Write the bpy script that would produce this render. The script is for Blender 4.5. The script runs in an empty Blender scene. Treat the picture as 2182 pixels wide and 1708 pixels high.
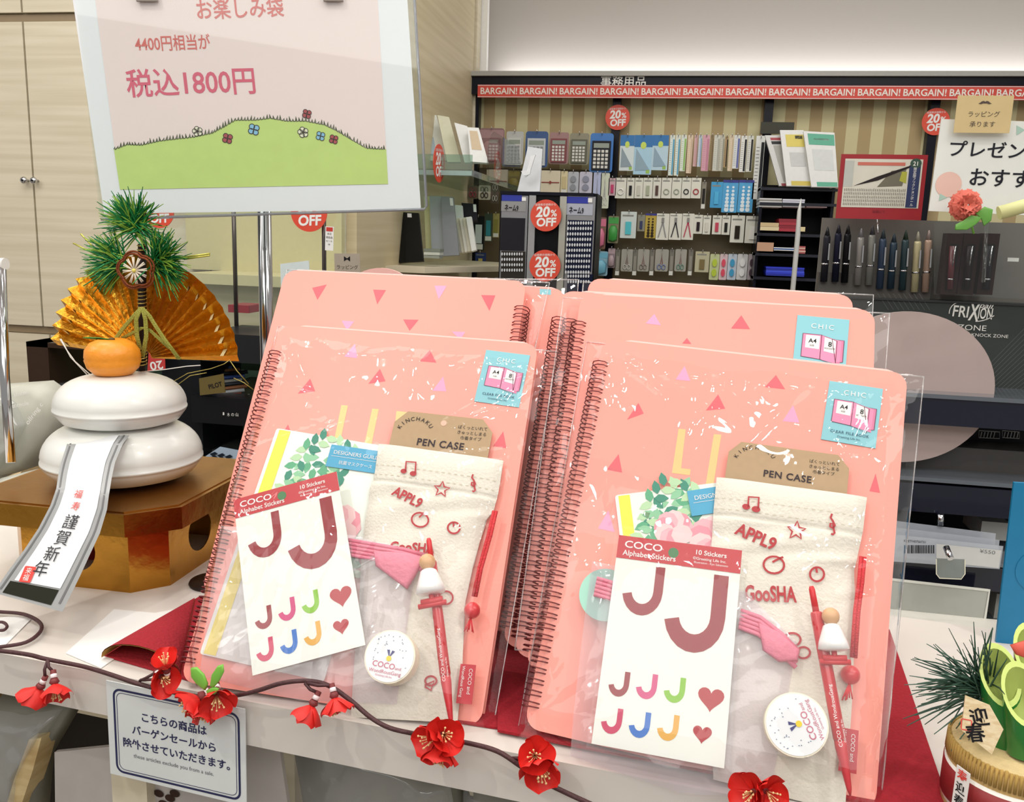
import bpy, math, random
from mathutils import Vector, Matrix
random.seed(7)
SC = bpy.context.scene
COL = SC.collection
PI = math.pi
# ------------------------------------------------------------------ camera
FOC, PCX, PCY, CAMZ = 1850.0, 1091.0, 854.0, 1.245
_d = Vector((764 - PCX, 10700 - PCY, FOC)).normalized()
_z = Vector((0, 0, 1)); _fw = (_z - _z.dot(_d) * _d).normalized(); _up = -_d; _rt = _fw.cross(_up)
_c, _s = math.cos(math.radians(10)), math.sin(math.radians(10))
_R = Matrix(((_c, -_s, 0), (_s, _c, 0), (0, 0, 1))) @ Matrix((_rt, _fw, _up))   # camera vector (right, down, forward) -> world
CAM = Vector((0, 0, CAMZ))
cd = bpy.data.cameras.new('camera'); cam = bpy.data.objects.new('camera', cd); COL.objects.link(cam); SC.camera = cam
cd.sensor_width = 36; cd.lens = FOC / 2182 * 36; cd.clip_start = .01
_m = Matrix((_R.col[0], -_R.col[1], -_R.col[2])).transposed().to_4x4(); _m.translation = CAM
cam.matrix_world = _m
def ray(px, py): return _R @ Vector(((px - PCX) / FOC, (py - PCY) / FOC, 1))
def at_y(px, py, Y): r = ray(px, py); return CAM + r * (Y / r.y)
def at_x(px, py, X): r = ray(px, py); return CAM + r * (X / r.x)
def at_z(px, py, Z): r = ray(px, py); return CAM + r * ((Z - CAMZ) / r.z)
# ------------------------------------------------------------------ world, lights, exposure
w = bpy.data.worlds.new('world'); SC.world = w; w.use_nodes = True
bg = w.node_tree.nodes['Background']; bg.inputs[0].default_value = (1, .97, .92, 1); bg.inputs[1].default_value = .42
SC.view_settings.view_transform = 'Standard'; SC.view_settings.look = 'None'; SC.view_settings.gamma = 1
SC.view_settings.use_curve_mapping = False; SC.view_settings.exposure = -0.08
SC.cycles.transparent_max_bounces = 20; SC.cycles.max_bounces = 5; SC.cycles.diffuse_bounces = 3; SC.cycles.glossy_bounces = 3; SC.cycles.adaptive_threshold = .025
def area(name, loc, tgt, sx, sy, power, col=(1, .975, .94)):
    l = bpy.data.lights.new(name, 'AREA'); l.shape = 'RECTANGLE'; l.size = sx; l.size_y = sy; l.energy = power; l.color = col
    o = bpy.data.objects.new(name, l); COL.objects.link(o); o.location = loc
    o.rotation_euler = (Vector(tgt) - Vector(loc)).to_track_quat('-Z', 'Y').to_euler(); return o
area('ceiling_area_light', (0.1, -1.3, 2.85), (0.0, .7, .95), 3.4, 1.6, 48)
area('ceiling_area_light', (-1.3, 1.3, 2.95), (-1.3, 1.5, .8), 1.6, 1.0, 19)
area('ceiling_area_light', (.5, 2.6, 2.95), (.5, 2.9, .8), 2.0, .8, 24)
area('ceiling_area_light', (-2.6, .4, 2.95), (-2.0, 2.5, 1.4), 1.6, 1.0, 34)
area('ceiling_area_light', (1.6, .3, 2.95), (.6, 1.6, 1.0), 1.6, 1.0, 20)
area('cove_light', (1.2, 4.44, 1.985), (1.2, 4.46, 2.9), 4.2, .04, 11, (.98, .98, 1))
def spot(loc, tgt, power, ang=50, r=.03):
    l = bpy.data.lights.new('spot_light', 'SPOT'); l.energy = power; l.spot_size = math.radians(ang); l.spot_blend = .5; l.shadow_soft_size = r
    l.color = (1, .96, .91); o = bpy.data.objects.new('spot_light', l); COL.objects.link(o); o.location = loc
    o.rotation_euler = (Vector(tgt) - Vector(loc)).to_track_quat('-Z', 'Y').to_euler()
spot((-1.0, -.5, 2.85), (-.1, .65, .9), 34)
spot((-.55, 2.1, 2.85), (-.35, .7, .9), 36)
spot((.9, .1, 2.85), (.1, .65, .95), 22)
for _x, _y in ((-.7, .15), (.05, .1), (.75, .2), (-.35, .95), (.45, 1.0), (-1.2, .9), (1.1, 1.1), (0, -.5)):  # small unseen overhead lamps, added for glints on the cellophane
    l = bpy.data.lights.new('glint_light', 'AREA'); l.shape = 'DISK'; l.size = .10; l.energy = 3.0; l.color = (1, .97, .93); o = bpy.data.objects.new('glint_light', l); COL.objects.link(o); o.location = (_x, _y, 2.98)
# ------------------------------------------------------------------ materials
def lin(h):
    h = h.lstrip('#'); v = [int(h[i:i + 2], 16) / 255 for i in (0, 2, 4)]
    return tuple(c / 12.92 if c <= .04045 else ((c + .055) / 1.055) ** 2.4 for c in v) + (1,)
_mc = {}
def M(hexc, rough=.5, metal=0, var=.06, scale=60, bump=0, alpha=1, emit=0, trans=0, coat=0, stretch=None):
    key = (hexc, rough, metal, var, scale, bump, alpha, emit, trans, coat, stretch)
    if key in _mc: return _mc[key]
    m = bpy.data.materials.new('surface'); m.use_nodes = True; nt = m.node_tree; p = nt.nodes['Principled BSDF']
    c = lin(hexc); p.inputs['Base Color'].default_value = c
    p.inputs['Roughness'].default_value = rough; p.inputs['Metallic'].default_value = metal
    if max(c[:3]) < .06 and metal < .3: p.inputs['Specular IOR Level'].default_value = .15
    if trans: p.inputs['Transmission Weight'].default_value = trans
    if coat: p.inputs['Coat Weight'].default_value = coat
    if alpha < 1: p.inputs['Alpha'].default_value = alpha
    if emit: p.inputs['Emission Color'].default_value = c; p.inputs['Emission Strength'].default_value = emit
    if var or bump:
        tc = nt.nodes.new('ShaderNodeTexCoord'); n = nt.nodes.new('ShaderNodeTexNoise'); n.inputs['Scale'].default_value = scale
        n.inputs['Detail'].default_value = 3
        if stretch:
            mp = nt.nodes.new('ShaderNodeMapping'); mp.inputs['Scale'].default_value = stretch
            nt.links.new(tc.outputs['Object'], mp.inputs[0]); nt.links.new(mp.outputs[0], n.inputs['Vector'])
        else: nt.links.new(tc.outputs['Object'], n.inputs['Vector'])
        if var:
            mx = nt.nodes.new('ShaderNodeMix'); mx.data_type = 'RGBA'
            mx.inputs[6].default_value = tuple(min(1, x * (1 - var)) for x in c[:3]) + (1,); mx.inputs[7].default_value = tuple(min(1, x * (1 + var)) for x in c[:3]) + (1,)
            nt.links.new(n.outputs[0], mx.inputs[0]); nt.links.new(mx.outputs[2], p.inputs['Base Color'])
        if bump:
            b = nt.nodes.new('ShaderNodeBump'); b.inputs['Strength'].default_value = bump; b.inputs['Distance'].default_value = .002
            nt.links.new(n.outputs[0], b.inputs['Height']); nt.links.new(b.outputs[0], p.inputs['Normal'])
    _mc[key] = m; return m
def film(name, tint='#ffffff', haze=.03, bumps=1.0, scale=25, gloss=.07, base=.02):
    m = bpy.data.materials.new(name); m.use_nodes = True; nt = m.node_tree; N = nt.nodes; L = nt.links; N.clear()
    out = N.new('ShaderNodeOutputMaterial'); tr = N.new('ShaderNodeBsdfTransparent'); tr.inputs[0].default_value = lin(tint)
    gl = N.new('ShaderNodeBsdfGlossy'); gl.inputs['Roughness'].default_value = gloss
    df = N.new('ShaderNodeBsdfDiffuse'); df.inputs[0].default_value = (.9, .9, .9, 1)
    tc = N.new('ShaderNodeTexCoord'); n1 = N.new('ShaderNodeTexNoise'); n1.inputs['Scale'].default_value = scale; n1.inputs['Detail'].default_value = 2; n1.inputs['Distortion'].default_value = .8
    n2 = N.new('ShaderNodeTexVoronoi'); n2.feature = 'DISTANCE_TO_EDGE'; n2.inputs['Scale'].default_value = scale * .9
    mn = N.new('ShaderNodeMath'); mn.operation = 'MINIMUM'; mn.inputs[1].default_value = .12
    ad = N.new('ShaderNodeMath'); ad.operation = 'ADD'
    b = N.new('ShaderNodeBump'); b.inputs['Strength'].default_value = bumps; b.inputs['Distance'].default_value = .004
    lw = N.new('ShaderNodeLayerWeight'); lw.inputs[0].default_value = .5; fr = N.new('ShaderNodeMath'); fr.operation = 'POWER'; fr.inputs[1].default_value = 4.5; f2 = N.new('ShaderNodeMath'); f2.operation = 'MULTIPLY_ADD'; f2.inputs[1].default_value = .8; f2.inputs[2].default_value = .035
    a2 = N.new('ShaderNodeMath'); a2.operation = 'ADD'; a2.inputs[1].default_value = base
    m1 = N.new('ShaderNodeMixShader'); m2 = N.new('ShaderNodeMixShader'); m2.inputs[0].default_value = haze
    mp = N.new('ShaderNodeMapping'); mp.inputs['Rotation'].default_value = (.3, .5, .7); mp.inputs['Scale'].default_value = (1, 1, .22); L.new(tc.outputs['Object'], mp.inputs[0]); L.new(mp.outputs[0], n1.inputs['Vector'])
    mp2 = N.new('ShaderNodeMapping'); mp2.inputs['Rotation'].default_value = (.2, -.7, -.4); mp2.inputs['Scale'].default_value = (1, .6, .3); L.new(tc.outputs['Object'], mp2.inputs[0]); L.new(mp2.outputs[0], n2.inputs['Vector'])
    L.new(n2.outputs['Distance'], mn.inputs[0]); L.new(n1.outputs[0], ad.inputs[0]); L.new(mn.outputs[0], ad.inputs[1]); L.new(ad.outputs[0], b.inputs['Height'])
    L.new(b.outputs[0], gl.inputs['Normal']); L.new(lw.outputs['Facing'], fr.inputs[0]); L.new(fr.outputs[0], f2.inputs[0]); L.new(f2.outputs[0], a2.inputs[0])
    L.new(tr.outputs[0], m2.inputs[1]); L.new(df.outputs[0], m2.inputs[2])
    L.new(a2.outputs[0], m1.inputs[0]); L.new(m2.outputs[0], m1.inputs[1]); L.new(gl.outputs[0], m1.inputs[2]); L.new(m1.outputs[0], out.inputs[0])
    return m
CELLO = film('cellophane', '#ffffff', .012, .55, 30, .035, -.003)
FILM2 = film('clear_film', '#ffffff', .0, .25, 40, .05, -.015)
WRAP = film('wrap_film', '#f6f8f6', .22, .6, 16, .07, .06)
SEAM = film('film_seam', '#ffffff', .22, .4, 60, .12, .12)
GLASS = film('clear_acrylic', '#f6faf9', .012, .0, 10, .02, .01)
GREENGLASS = film('greenish_glass', '#cfe3d6', .10, .0, 10, .03, .03)
def wood(c1, c2, sc=(1.2, 1.2, 14), rough=.45):
    m = bpy.data.materials.new('wood_grain'); m.use_nodes = True; nt = m.node_tree; N = nt.nodes; L = nt.links; p = N['Principled BSDF']
    tc = N.new('ShaderNodeTexCoord'); mp = N.new('ShaderNodeMapping'); mp.inputs['Scale'].default_value = sc
    n = N.new('ShaderNodeTexNoise'); n.inputs['Scale'].default_value = 3; n.inputs['Detail'].default_value = 5; n.inputs['Distortion'].default_value = .35
    r = N.new('ShaderNodeValToRGB'); r.color_ramp.elements[0].color = lin(c1); r.color_ramp.elements[1].color = lin(c2)
    r.color_ramp.elements[0].position = .35; r.color_ramp.elements[1].position = .65
    L.new(tc.outputs['Object'], mp.inputs[0]); L.new(mp.outputs[0], n.inputs['Vector']); L.new(n.outputs[0], r.inputs[0]); L.new(r.outputs[0], p.inputs['Base Color'])
    p.inputs['Roughness'].default_value = rough; return m
# ------------------------------------------------------------------ mesh helpers
class Fr:
    """a flat frame in the room: origin O, axes a (right), b (up), n (out)"""
    def __init__(s, O, a, b): s.O = Vector(O); s.a = Vector(a).normalized(); s.b = Vector(b).normalized(); s.n = s.a.cross(s.b).normalized()
    def pt(s, u, v, w=0): return s.O + s.a * u + s.b * v + s.n * w
    def uv(s, px, py, w=0):
        r = ray(px, py); o = s.O + s.n * w; t = (o - CAM).dot(s.n) / r.dot(s.n); q = CAM + r * t - o
        return (q.dot(s.a), q.dot(s.b))
    def off(s, w): return Fr(s.O + s.n * w, s.a, s.b)
def FY(Y): return Fr((0, Y, CAMZ), (1, 0, 0), (0, 0, 1))
def rectfit(fr, px, w=0):
    """the true rectangle nearest four corners (tl,tr,br,bl) on fr: frame with origin bottom-left, width, height"""
    q = [Vector(fr.uv(x, y, w)) for x, y in px]
    c = sum(q, Vector((0, 0))) / 4; du = ((q[1] - q[0]) + (q[2] - q[3])) / 2; dv = ((q[0] - q[3]) + (q[1] - q[2])) / 2
    W, H = du.length, dv.length; e1 = du.normalized(); e2 = Vector((-e1.y, e1.x)); dvn = dv.normalized()
    e2b = (e2 + dvn).normalized(); e1b = Vector((e2b.y, -e2b.x)); o = c - e1b * W / 2 - e2b * H / 2
    return Fr(fr.pt(o.x, o.y, w), fr.a * e1b.x + fr.b * e1b.y, fr.a * e2b.x + fr.b * e2b.y), W, H
class MB:
    def __init__(s): s.v = []; s.f = []; s.mi = []; s.k = 0; s.sm = []; s.cur_s = False
    def add(s, vs, fs, smooth=False):
        n = len(s.v); s.v += [Vector(x) for x in vs]
        for f in fs: s.f.append([n + i for i in f]); s.mi.append(s.k); s.sm.append(smooth)
        return s
    def box(s, fr, u0, v0, w0, u1, v1, w1):
        P = [fr.pt(u, v, w) for w in (w0, w1) for v in (v0, v1) for u in (u0, u1)]
        return s.add(P, [(0, 2, 3, 1), (4, 5, 7, 6), (0, 1, 5, 4), (2, 6, 7, 3), (0, 4, 6, 2), (1, 3, 7, 5)])
    def abox(s, a, b): return s.box(W0, a[0], a[1], a[2], b[0], b[1], b[2])
    def poly(s, fr, uv, w=0): return s.add([fr.pt(u, v, w) for u, v in uv], [list(range(len(uv)))])
    def prism(s, fr, uv, w0, w1):
        n = len(uv); A = sum(uv[i][0] * uv[(i + 1) % n][1] - uv[(i + 1) % n][0] * uv[i][1] for i in range(n))
        if A < 0: uv = uv[::-1]
        vs = [fr.pt(u, v, w0) for u, v in uv] + [fr.pt(u, v, w1) for u, v in uv]
        return s.add(vs, [list(range(n))[::-1], list(range(n, 2 * n))] + [(i, (i + 1) % n, n + (i + 1) % n, n + i) for i in range(n)])
    def tube(s, pts, r, seg=8, cap=True):
        pts = [Vector(p) for p in pts]; n = len(pts); rr = r if isinstance(r, (list, tuple)) else [r] * n
        vs = []; t0 = (pts[1] - pts[0]).normalized(); x = t0.orthogonal().normalized()
        for i, p in enumerate(pts):
            t = (pts[min(i + 1, n - 1)] - pts[max(i - 1, 0)])
            t = t.normalized() if t.length > 1e-9 else t0
            x = (x - t * x.dot(t)).normalized() if (x - t * x.dot(t)).length > 1e-6 else t.orthogonal().normalized(); y = t.cross(x)
            vs += [p + (x * math.cos(2 * PI * k / seg) + y * math.sin(2 * PI * k / seg)) * rr[i] for k in range(seg)]
        fs = [(i * seg + k, i * seg + (k + 1) % seg, (i + 1) * seg + (k + 1) % seg, (i + 1) * seg + k) for i in range(n - 1) for k in range(seg)]
        s.add(vs, fs, True)
        if cap: s.f += [[len(s.v) - n * seg + k for k in range(seg)][::-1], [len(s.v) - seg + k for k in range(seg)]]; s.mi += [s.k] * 2; s.sm += [False] * 2
        return s
    def lathe(s, fr, prof, seg=32, smooth=True):
        """prof: (radius, height along b); ring in the a-n plane of fr"""
        vs = [fr.pt(r * math.cos(2 * PI * k / seg), h, -r * math.sin(2 * PI * k / seg)) for r, h in prof for k in range(seg)]
        n = len(prof)
        return s.add(vs, [(i * seg + k, i * seg + (k + 1) % seg, (i + 1) * seg + (k + 1) % seg, (i + 1) * seg + k) for i in range(n - 1) for k in range(seg)] + [list(range(seg))[::-1], [(n - 1) * seg + k for k in range(seg)]], smooth)
    def stroke(s, fr, pts, wd, w=0, closed=False):
        q = [Vector(p) for p in pts]; n = len(q); vs = []
        for i in range(n):
            a = q[(i - 1) % n] if (closed or i) else q[0]; b = q[(i + 1) % n] if (closed or i < n - 1) else q[-1]
            t = b - a; t = t.normalized() if t.length > 0 else Vector((1, 0)); nn = Vector((-t.y, t.x)) * wd / 2
            vs += [fr.pt(*(q[i] + nn), w), fr.pt(*(q[i] - nn), w)]
        m = n if closed else n - 1
        return s.add(vs, [(2 * i, 2 * i + 1, 2 * ((i + 1) % n) + 1, 2 * ((i + 1) % n)) for i in range(m)])
    def pillow(s, fr, uv, w0, th, back=True, ins=(.93, .8)):
        n = len(uv); c = Vector((sum(p[0] for p in uv) / n, sum(p[1] for p in uv) / n)); rings = [(1, 0), (ins[0], .75), (ins[1], 1)]; vs = []
        for k, h in rings: vs += [fr.pt(*(c + (Vector(p) - c) * k), w0 + th * h) for p in uv]
        fs = [(r * n + i, r * n + (i + 1) % n, (r + 1) * n + (i + 1) % n, (r + 1) * n + i) for r in range(2) for i in range(n)] + [list(range(2 * n, 3 * n))]
        if back: fs.append(list(range(n))[::-1])
        return s.add(vs, fs, True)
    def grid(s, nu, nv, fn, smooth=True):
        vs = [fn(i / nu, j / nv) for j in range(nv + 1) for i in range(nu + 1)]
        return s.add(vs, [(j * (nu + 1) + i, j * (nu + 1) + i + 1, (j + 1) * (nu + 1) + i + 1, (j + 1) * (nu + 1) + i) for j in range(nv) for i in range(nu)], smooth)
    def ball(s, c, r, seg=14, sq=(1, 1, 1)):
        c = Vector(c); n = seg // 2 + 1; vs = []
        for j in range(n + 1):
            t = PI * j / n
            vs += [c + Vector((r * sq[0] * math.sin(t) * math.cos(2 * PI * k / seg), r * sq[1] * math.sin(t) * math.sin(2 * PI * k / seg), r * sq[2] * math.cos(t))) for k in range(seg)]
        return s.add(vs, [(j * seg + k, (j + 1) * seg + k, (j + 1) * seg + (k + 1) % seg, j * seg + (k + 1) % seg) for j in range(n) for k in range(seg)], True)
W0 = Fr((0, 0, 0), (1, 0, 0), (0, 1, 0))
_loc = {}
def Lc(o): return _loc[o.name] if o else Vector((0, 0, 0))
def props(o, label, cat, group=None, kind=None):
    if label: o['label'] = label
    if cat: o['category'] = cat
    if group: o['group'] = group
    if kind: o['kind'] = kind
    return o
def thing(name, label, cat, loc, group=None):
    o = bpy.data.objects.new(name, None); COL.objects.link(o); o.location = loc; o.empty_display_size = .02; _loc[o.name] = Vector(loc)
    return props(o, label, cat, group)
def build(name, mb, mats, parent=None, label=None, cat=None, group=None, kind=None, loc=None, weld=False):
    if not isinstance(mats, (list, tuple)): mats = [mats]
    if parent is not None: org = Lc(parent)
    elif loc is not None: org = Vector(loc)
    else: org = Vector((sum(v.x for v in mb.v) / len(mb.v), sum(v.y for v in mb.v) / len(mb.v), min(v.z for v in mb.v)))
    me = bpy.data.meshes.new(name); me.from_pydata([v - org for v in mb.v], [], mb.f)
    for m in mats: me.materials.append(m)
    me.polygons.foreach_set('material_index', [min(i, len(mats) - 1) for i in mb.mi]); me.polygons.foreach_set('use_smooth', mb.sm); me.update()
    o = bpy.data.objects.new(name, me); COL.objects.link(o)
    if parent is not None: o.parent = parent
    else: o.location = org
    _loc[o.name] = org
    return props(o, label, cat, group, kind)
def text(parent, fr, body, u, v, size, mat, w=.0004, offs=0, rot=0, align='CENTER', sx=1, name='lettering', shear=0, space=1, th=0):
    c = bpy.data.curves.new('t', 'FONT'); c.body = body; c.size = size; c.offset = offs * size; c.align_x = align; c.shear = shear; c.space_character = space; c.resolution_u = 3
    o = bpy.data.objects.new('t', c); COL.objects.link(o); dg = bpy.context.evaluated_depsgraph_get(); me = bpy.data.meshes.new_from_object(o.evaluated_get(dg))
    bpy.data.objects.remove(o); bpy.data.curves.remove(c)
    cr, sr = math.cos(rot), math.sin(rot); org = Lc(parent)
    for vx in me.vertices:
        x, y = vx.co.x * sx, vx.co.y; vx.co = fr.pt(u + x * cr - y * sr, v + x * sr + y * cr, w) - org
    me.materials.clear(); me.materials.append(mat); me.name = name
    for p in me.polygons: p.material_index = 0
    o = bpy.data.objects.new(name, me); COL.objects.link(o); o.parent = parent; return o
def ptext(parent, fr, body, p0, p1, hpx, mat, w=.0004, offs=0, name='lettering', shear=0, base=None):
    """text whose baseline runs from picture point p0 to p1 on the plane fr (world size follows from the plane)"""
    a = Vector(fr.uv(*p0, w)); b = Vector(fr.uv(*p1, w)); h = (Vector(fr.uv(p0[0], p0[1] - hpx, w)) - a).length
    o = text(parent, fr, body, 0, 0, h * 1.38, mat, w, offs, 0, 'LEFT', 1, name, shear)
    org = Lc(parent); q = [((fr.a.dot(v.co + org - fr.O)), (fr.b.dot(v.co + org - fr.O))) for v in o.data.vertices]
    if not q: return o
    x0, x1 = min(p[0] for p in q), max(p[0] for p in q); k = (b - a).length / max(1e-6, x1 - x0); d = (b - a).normalized()
    for v, (x, y) in zip(o.data.vertices, q):
        X = (x - x0) * k; v.co = fr.pt(a.x + X * d.x - y * d.y, a.y + X * d.y + y * d.x, w) - org
    return o
def rrect(u0, v0, u1, v1, r, n=4, corners=(1, 1, 1, 1)):
    out = []
    for (cx, cy, a0, on) in ((u1 - r, v0 + r, -90, corners[1]), (u1 - r, v1 - r, 0, corners[2]), (u0 + r, v1 - r, 90, corners[3]), (u0 + r, v0 + r, 180, corners[0])):
        if on: out += [(cx + r * math.cos(math.radians(a0 + 90 * i / n)), cy + r * math.sin(math.radians(a0 + 90 * i / n))) for i in range(n + 1)]
        else: out.append((cx + r * (1 if a0 in (-90, 0) else -1), cy + r * (1 if a0 in (0, 90) else -1)))
    return out
def circ(cu, cv, r, n=20, ry=None): return [(cu + r * math.cos(2 * PI * i / n), cv + (ry or r) * math.sin(2 * PI * i / n)) for i in range(n)]
def struct(name, mb, m, parent=None): return build(name, mb, m, parent, kind=None if parent else 'structure')
WHITE = M('#f2f0ec', .5); BLACK = M('#15151a', .4); CHROME = M('#c9c9cc', .12, 1, 0); PAPER = M('#eeece8', .6, var=.02); RED = M('#c9352b', .45)
INK = M('#1c1b1e', .6, var=0); TR = 0.900                       # table top height
# ================================================================== ROOM
WD = wood('#d3c7ac', '#e0d5bd', (.5, .5, 16)); WDM = wood('#cabb97', '#d8caa9', (.4, .4, 12))
struct('floor', MB().abox((-4.5, -2, -.05), (3.2, 4.8, 0)), M('#9a948c', .35))
struct('ceiling', MB().abox((-4.5, -2, 3.0), (3.2, 4.8, 3.06)), M('#e9e6e0', .8))
struct('wall_back', MB().abox((-.98, 4.5, 0), (3.2, 4.6, 3.0)), M('#bdb6af', .85, var=.01))
struct('wall_left', MB().abox((-4.5, 2.9, 0), (-1.05, 3.0, 3.0)), WDM)
# side wall of wood panels running back from the cupboards
def sw_px(x, y): return at_x(x, y, -.97)
mb = MB().abox((-1.05, 2.62, 0), (-.97, 4.17, 3.0)); struct('wall_side', mb, WDM)
mb = MB().abox((-1.03, 4.18, 0), (-.96, 4.26, 3.0)); struct('trim_1', mb, WD)
mb = MB().abox((-1.03, 4.265, 0), (-.93, 4.30, 3.0)); struct('trim_2', mb, WHITE)
# tall cupboard block on the left
cup = thing('wall_cupboard', 'pale wood floor-to-ceiling cupboard with paired doors at the far left', 'cupboard', (-2.0, 2.7, 0))
zt, zb = at_y(60, 42, 2.6).z, at_y(60, 698, 2.6).z
xm = at_y(70, 370, 2.6).x
build('carcass', MB().abox((-3.6, 2.63, 0), (-1.0, 2.86, 2.98)), M('#7d6a4c', .6), cup)
def door(x0, x1, z0, z1, knobx=None, nm='door'):
    d = build(nm, MB().prism(Fr((0, 2.6, 0), (1, 0, 0), (0, 0, 1)), [(x0, z0), (x1, z0), (x1, z1), (x0, z1)], -.028, 0), WD, cup)
    if knobx is not None:
        kz = at_y(70, 385, 2.6).z; f = Fr((knobx, 2.6, kz), (1, 0, 0), (0, 0, 1)); f2 = Fr(f.O, (1, 0, 0), (0, -1, 0))
        k = build('knob', MB().lathe(Fr((knobx, 2.6, kz), (1, 0, 0), (0, -1, 0)), [(.004, 0), (.004, .014), (.010, .016), (.012, .022), (.009, .028), (.003, .03)], 14), CHROME, d)
        build('lock', MB().ball((knobx + .001, 2.57, kz), .004, 8), BLACK, d)
g = .0035
door(-3.4, xm - .62, zb + .008, zt - .006); door(xm - .62 + g, xm - g, zb + .008, zt - .006, xm - .018)
door(xm + g, xm + .62, zb + .008, zt - .006, xm + .018)
door(xm + .62 + g, -1.003, zb + .008, zt - .006)
door(-3.4, xm - g, zt + .022, 2.97); door(xm + g, xm + .62, zt + .022, 2.97); door(xm + .62 + g, -1.003, zt + .022, 2.97)
door(-3.4, xm + .02, .08, zb - .02); door(xm + .027, xm + .62, .08, zb - .02); door(xm + .62 + g, -1.003, .08, zb - .02)
build('rail', MB().abox((-3.4, 2.612, zt - .004), (-1.003, 2.63, zt + .02)).abox((-3.4, 2.612, zb - .018), (-1.003, 2.63, zb + .006)), M('#8f7c60', .5), cup)
# ================================================================== TABLE
E1 = Vector((math.cos(math.radians(-5.4)), math.sin(math.radians(-5.4)), 0)); E2 = Vector((-E1.y, E1.x, 0))
P0 = at_z(0, 1391, TR); P0 = Vector((P0.x, P0.y, TR))
TB = Fr(P0, E1, E2)                                             # table frame: u along the front edge, v into depth, w up
TF = Fr(P0, E1, (0, 0, 1))                                      # plane of the table's front edge
TBM = M('#ddd6ce', .28, var=.02, scale=8)
tab = thing('display_table', 'white laminate display table with thick front edge under the gift bags', 'table', TB.pt(.3, .15, -TR))
build('table_top', MB().box(TB, -.35, 0, -.036, .95, .335, 0), TBM, tab)
for u, v in ((.075, .05), (.88, .05), (.075, .29), (.88, .29)):
    build('leg', MB().box(TB, u, v - .02, -TR, u + .035, v + .02, -.036), WD, tab)
build('lower_shelf', MB().box(TB, -.35, .02, -.46, .95, .33, -.44), WD, tab)
for k in range(3): build('slat', MB().box(TB, -.35, .30, -.12 - k * .07, .95, .32, -.085 - k * .07), WD, tab)
build('back_panel', MB().box(TB, -.35, .325, -.44, .95, .335, -.04), M('#2b2622', .7), tab)
# red felt over a low riser
FELT = M('#a31b29', .95, var=.18, scale=400, bump=.6); FELTB = M('#c49a4c', .9, var=.1, scale=300)
build('riser', MB().box(TB, .13, .165, 0, .585, .325, .045), M('#8c1c24', .8), None, 'low red riser holding up the back gift bags', 'riser', loc=TB.pt(.4, .24, 0))
def cloth_profile():
    return [(.325, .048), (.16, .048), (.155, .004), (.012, .003), (.004, .0025)]
q1 = [at_z(*p, TR + .002) for p in ((415, 1275), (212, 1392), (330, 1440), (640, 1500), (1100, 1500), (1100, 1180), (700, 1150))]
mb = MB()
def uvT(px, py): p = at_z(px, py, TR + .002); d = p - TB.O; return (d.dot(E1), d.dot(E2))
A = [uvT(*p) for p in ((425, 1270), (222, 1395), (420, 1452), (1050, 1548), (1115, 1555), (1115, 1250))]
mb.prism(TB, A, .0005, .0022)
# rolled front left corner
p0, p1 = Vector(uvT(222, 1395)), Vector(uvT(380, 1290)); q0 = Vector(uvT(400, 1450))
def roll(s, t):
    a = PI * (-.5 + 1.25 * t) ; r = .009 * (1 - .55 * s); base = p0.lerp(p1, s); ax = (p1 - p0).normalized(); nrm = Vector((ax.y, -ax.x)) * -1
    c = base - nrm * (-.004)
    return TB.pt(c.x - nrm.x * (-1) * r * math.cos(a) * -1, c.y - nrm.y * (-1) * r * math.cos(a) * -1, .003 + r + r * math.sin(a))
build('felt_cloth', mb, [FELT], None, 'red felt cloth with a rolled left corner under the left gift bags', 'cloth', loc=TB.pt(.15, .1, 0))
B = [uvT(*p) for p in ((1895, 1345), (2020, 1715), (1870, 1720), (1060, 1560), (1060, 1300))]
build('felt_cloth', MB().prism(TB, B, .0023, .0042), [FELT], None, 'dark red felt cloth under the right gift bags, running to the table back', 'cloth', loc=TB.pt(.5, .1, 0))
cw = MB(); nst = 20
fold = [uvT(222, 1396), uvT(250, 1416), uvT(300, 1424), uvT(345, 1412), uvT(372, 1400)]
up_ = [uvT(222, 1396), uvT(262, 1370), uvT(330, 1330), uvT(400, 1280)]
def foldfn(s, t):
    # a flap of felt lifted into a cone, its mouth towards the viewer
    tip = Vector(uvT(415, 1276)); m0 = Vector(uvT(216, 1402)); m1 = Vector(uvT(385, 1440))
    ang = PI * t; mo = m0.lerp(m1, .5 - .5 * math.cos(ang)); h = .0165 * math.sin(ang)
    p = tip.lerp(mo, s); return TB.pt(p.x, p.y, .0035 + h * s)
cw.grid(10, 14, foldfn); cw.k = 1
cw.grid(10, 14, lambda s, t: foldfn(s, t) - Vector((0, 0, .0009)))
build('felt_fold', cw, [FELT, FELTB], None, 'curled red felt flap showing its mustard backing on the white table', 'cloth', loc=TB.pt(.1, .05, 0))
# white paper slip, plus a thin white sheet painting the lit patch of table
def sheet(pts, label, nm='paper_or_lit_patch', m=PAPER, z=.0003, th=.0007, cat='paper'):
    A = [uvT(*p) for p in pts]; c = (sum(p[0] for p in A) / len(A), sum(p[1] for p in A) / len(A))
    return build(nm, MB().prism(TB, A, z, z + th), m, None, label, cat, loc=TB.pt(c[0], c[1], 0))
sheet([(243, 1295), (330, 1303), (400, 1290), (215, 1420), (140, 1388)], 'thin white sheet painting the lit patch of table beside the red felt')
sheet([(30, 1310), (70, 1312), (10, 1372), (-60, 1372), (-60, 1318)], 'white paper slip at the table corner under the brown wire loop')
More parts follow.
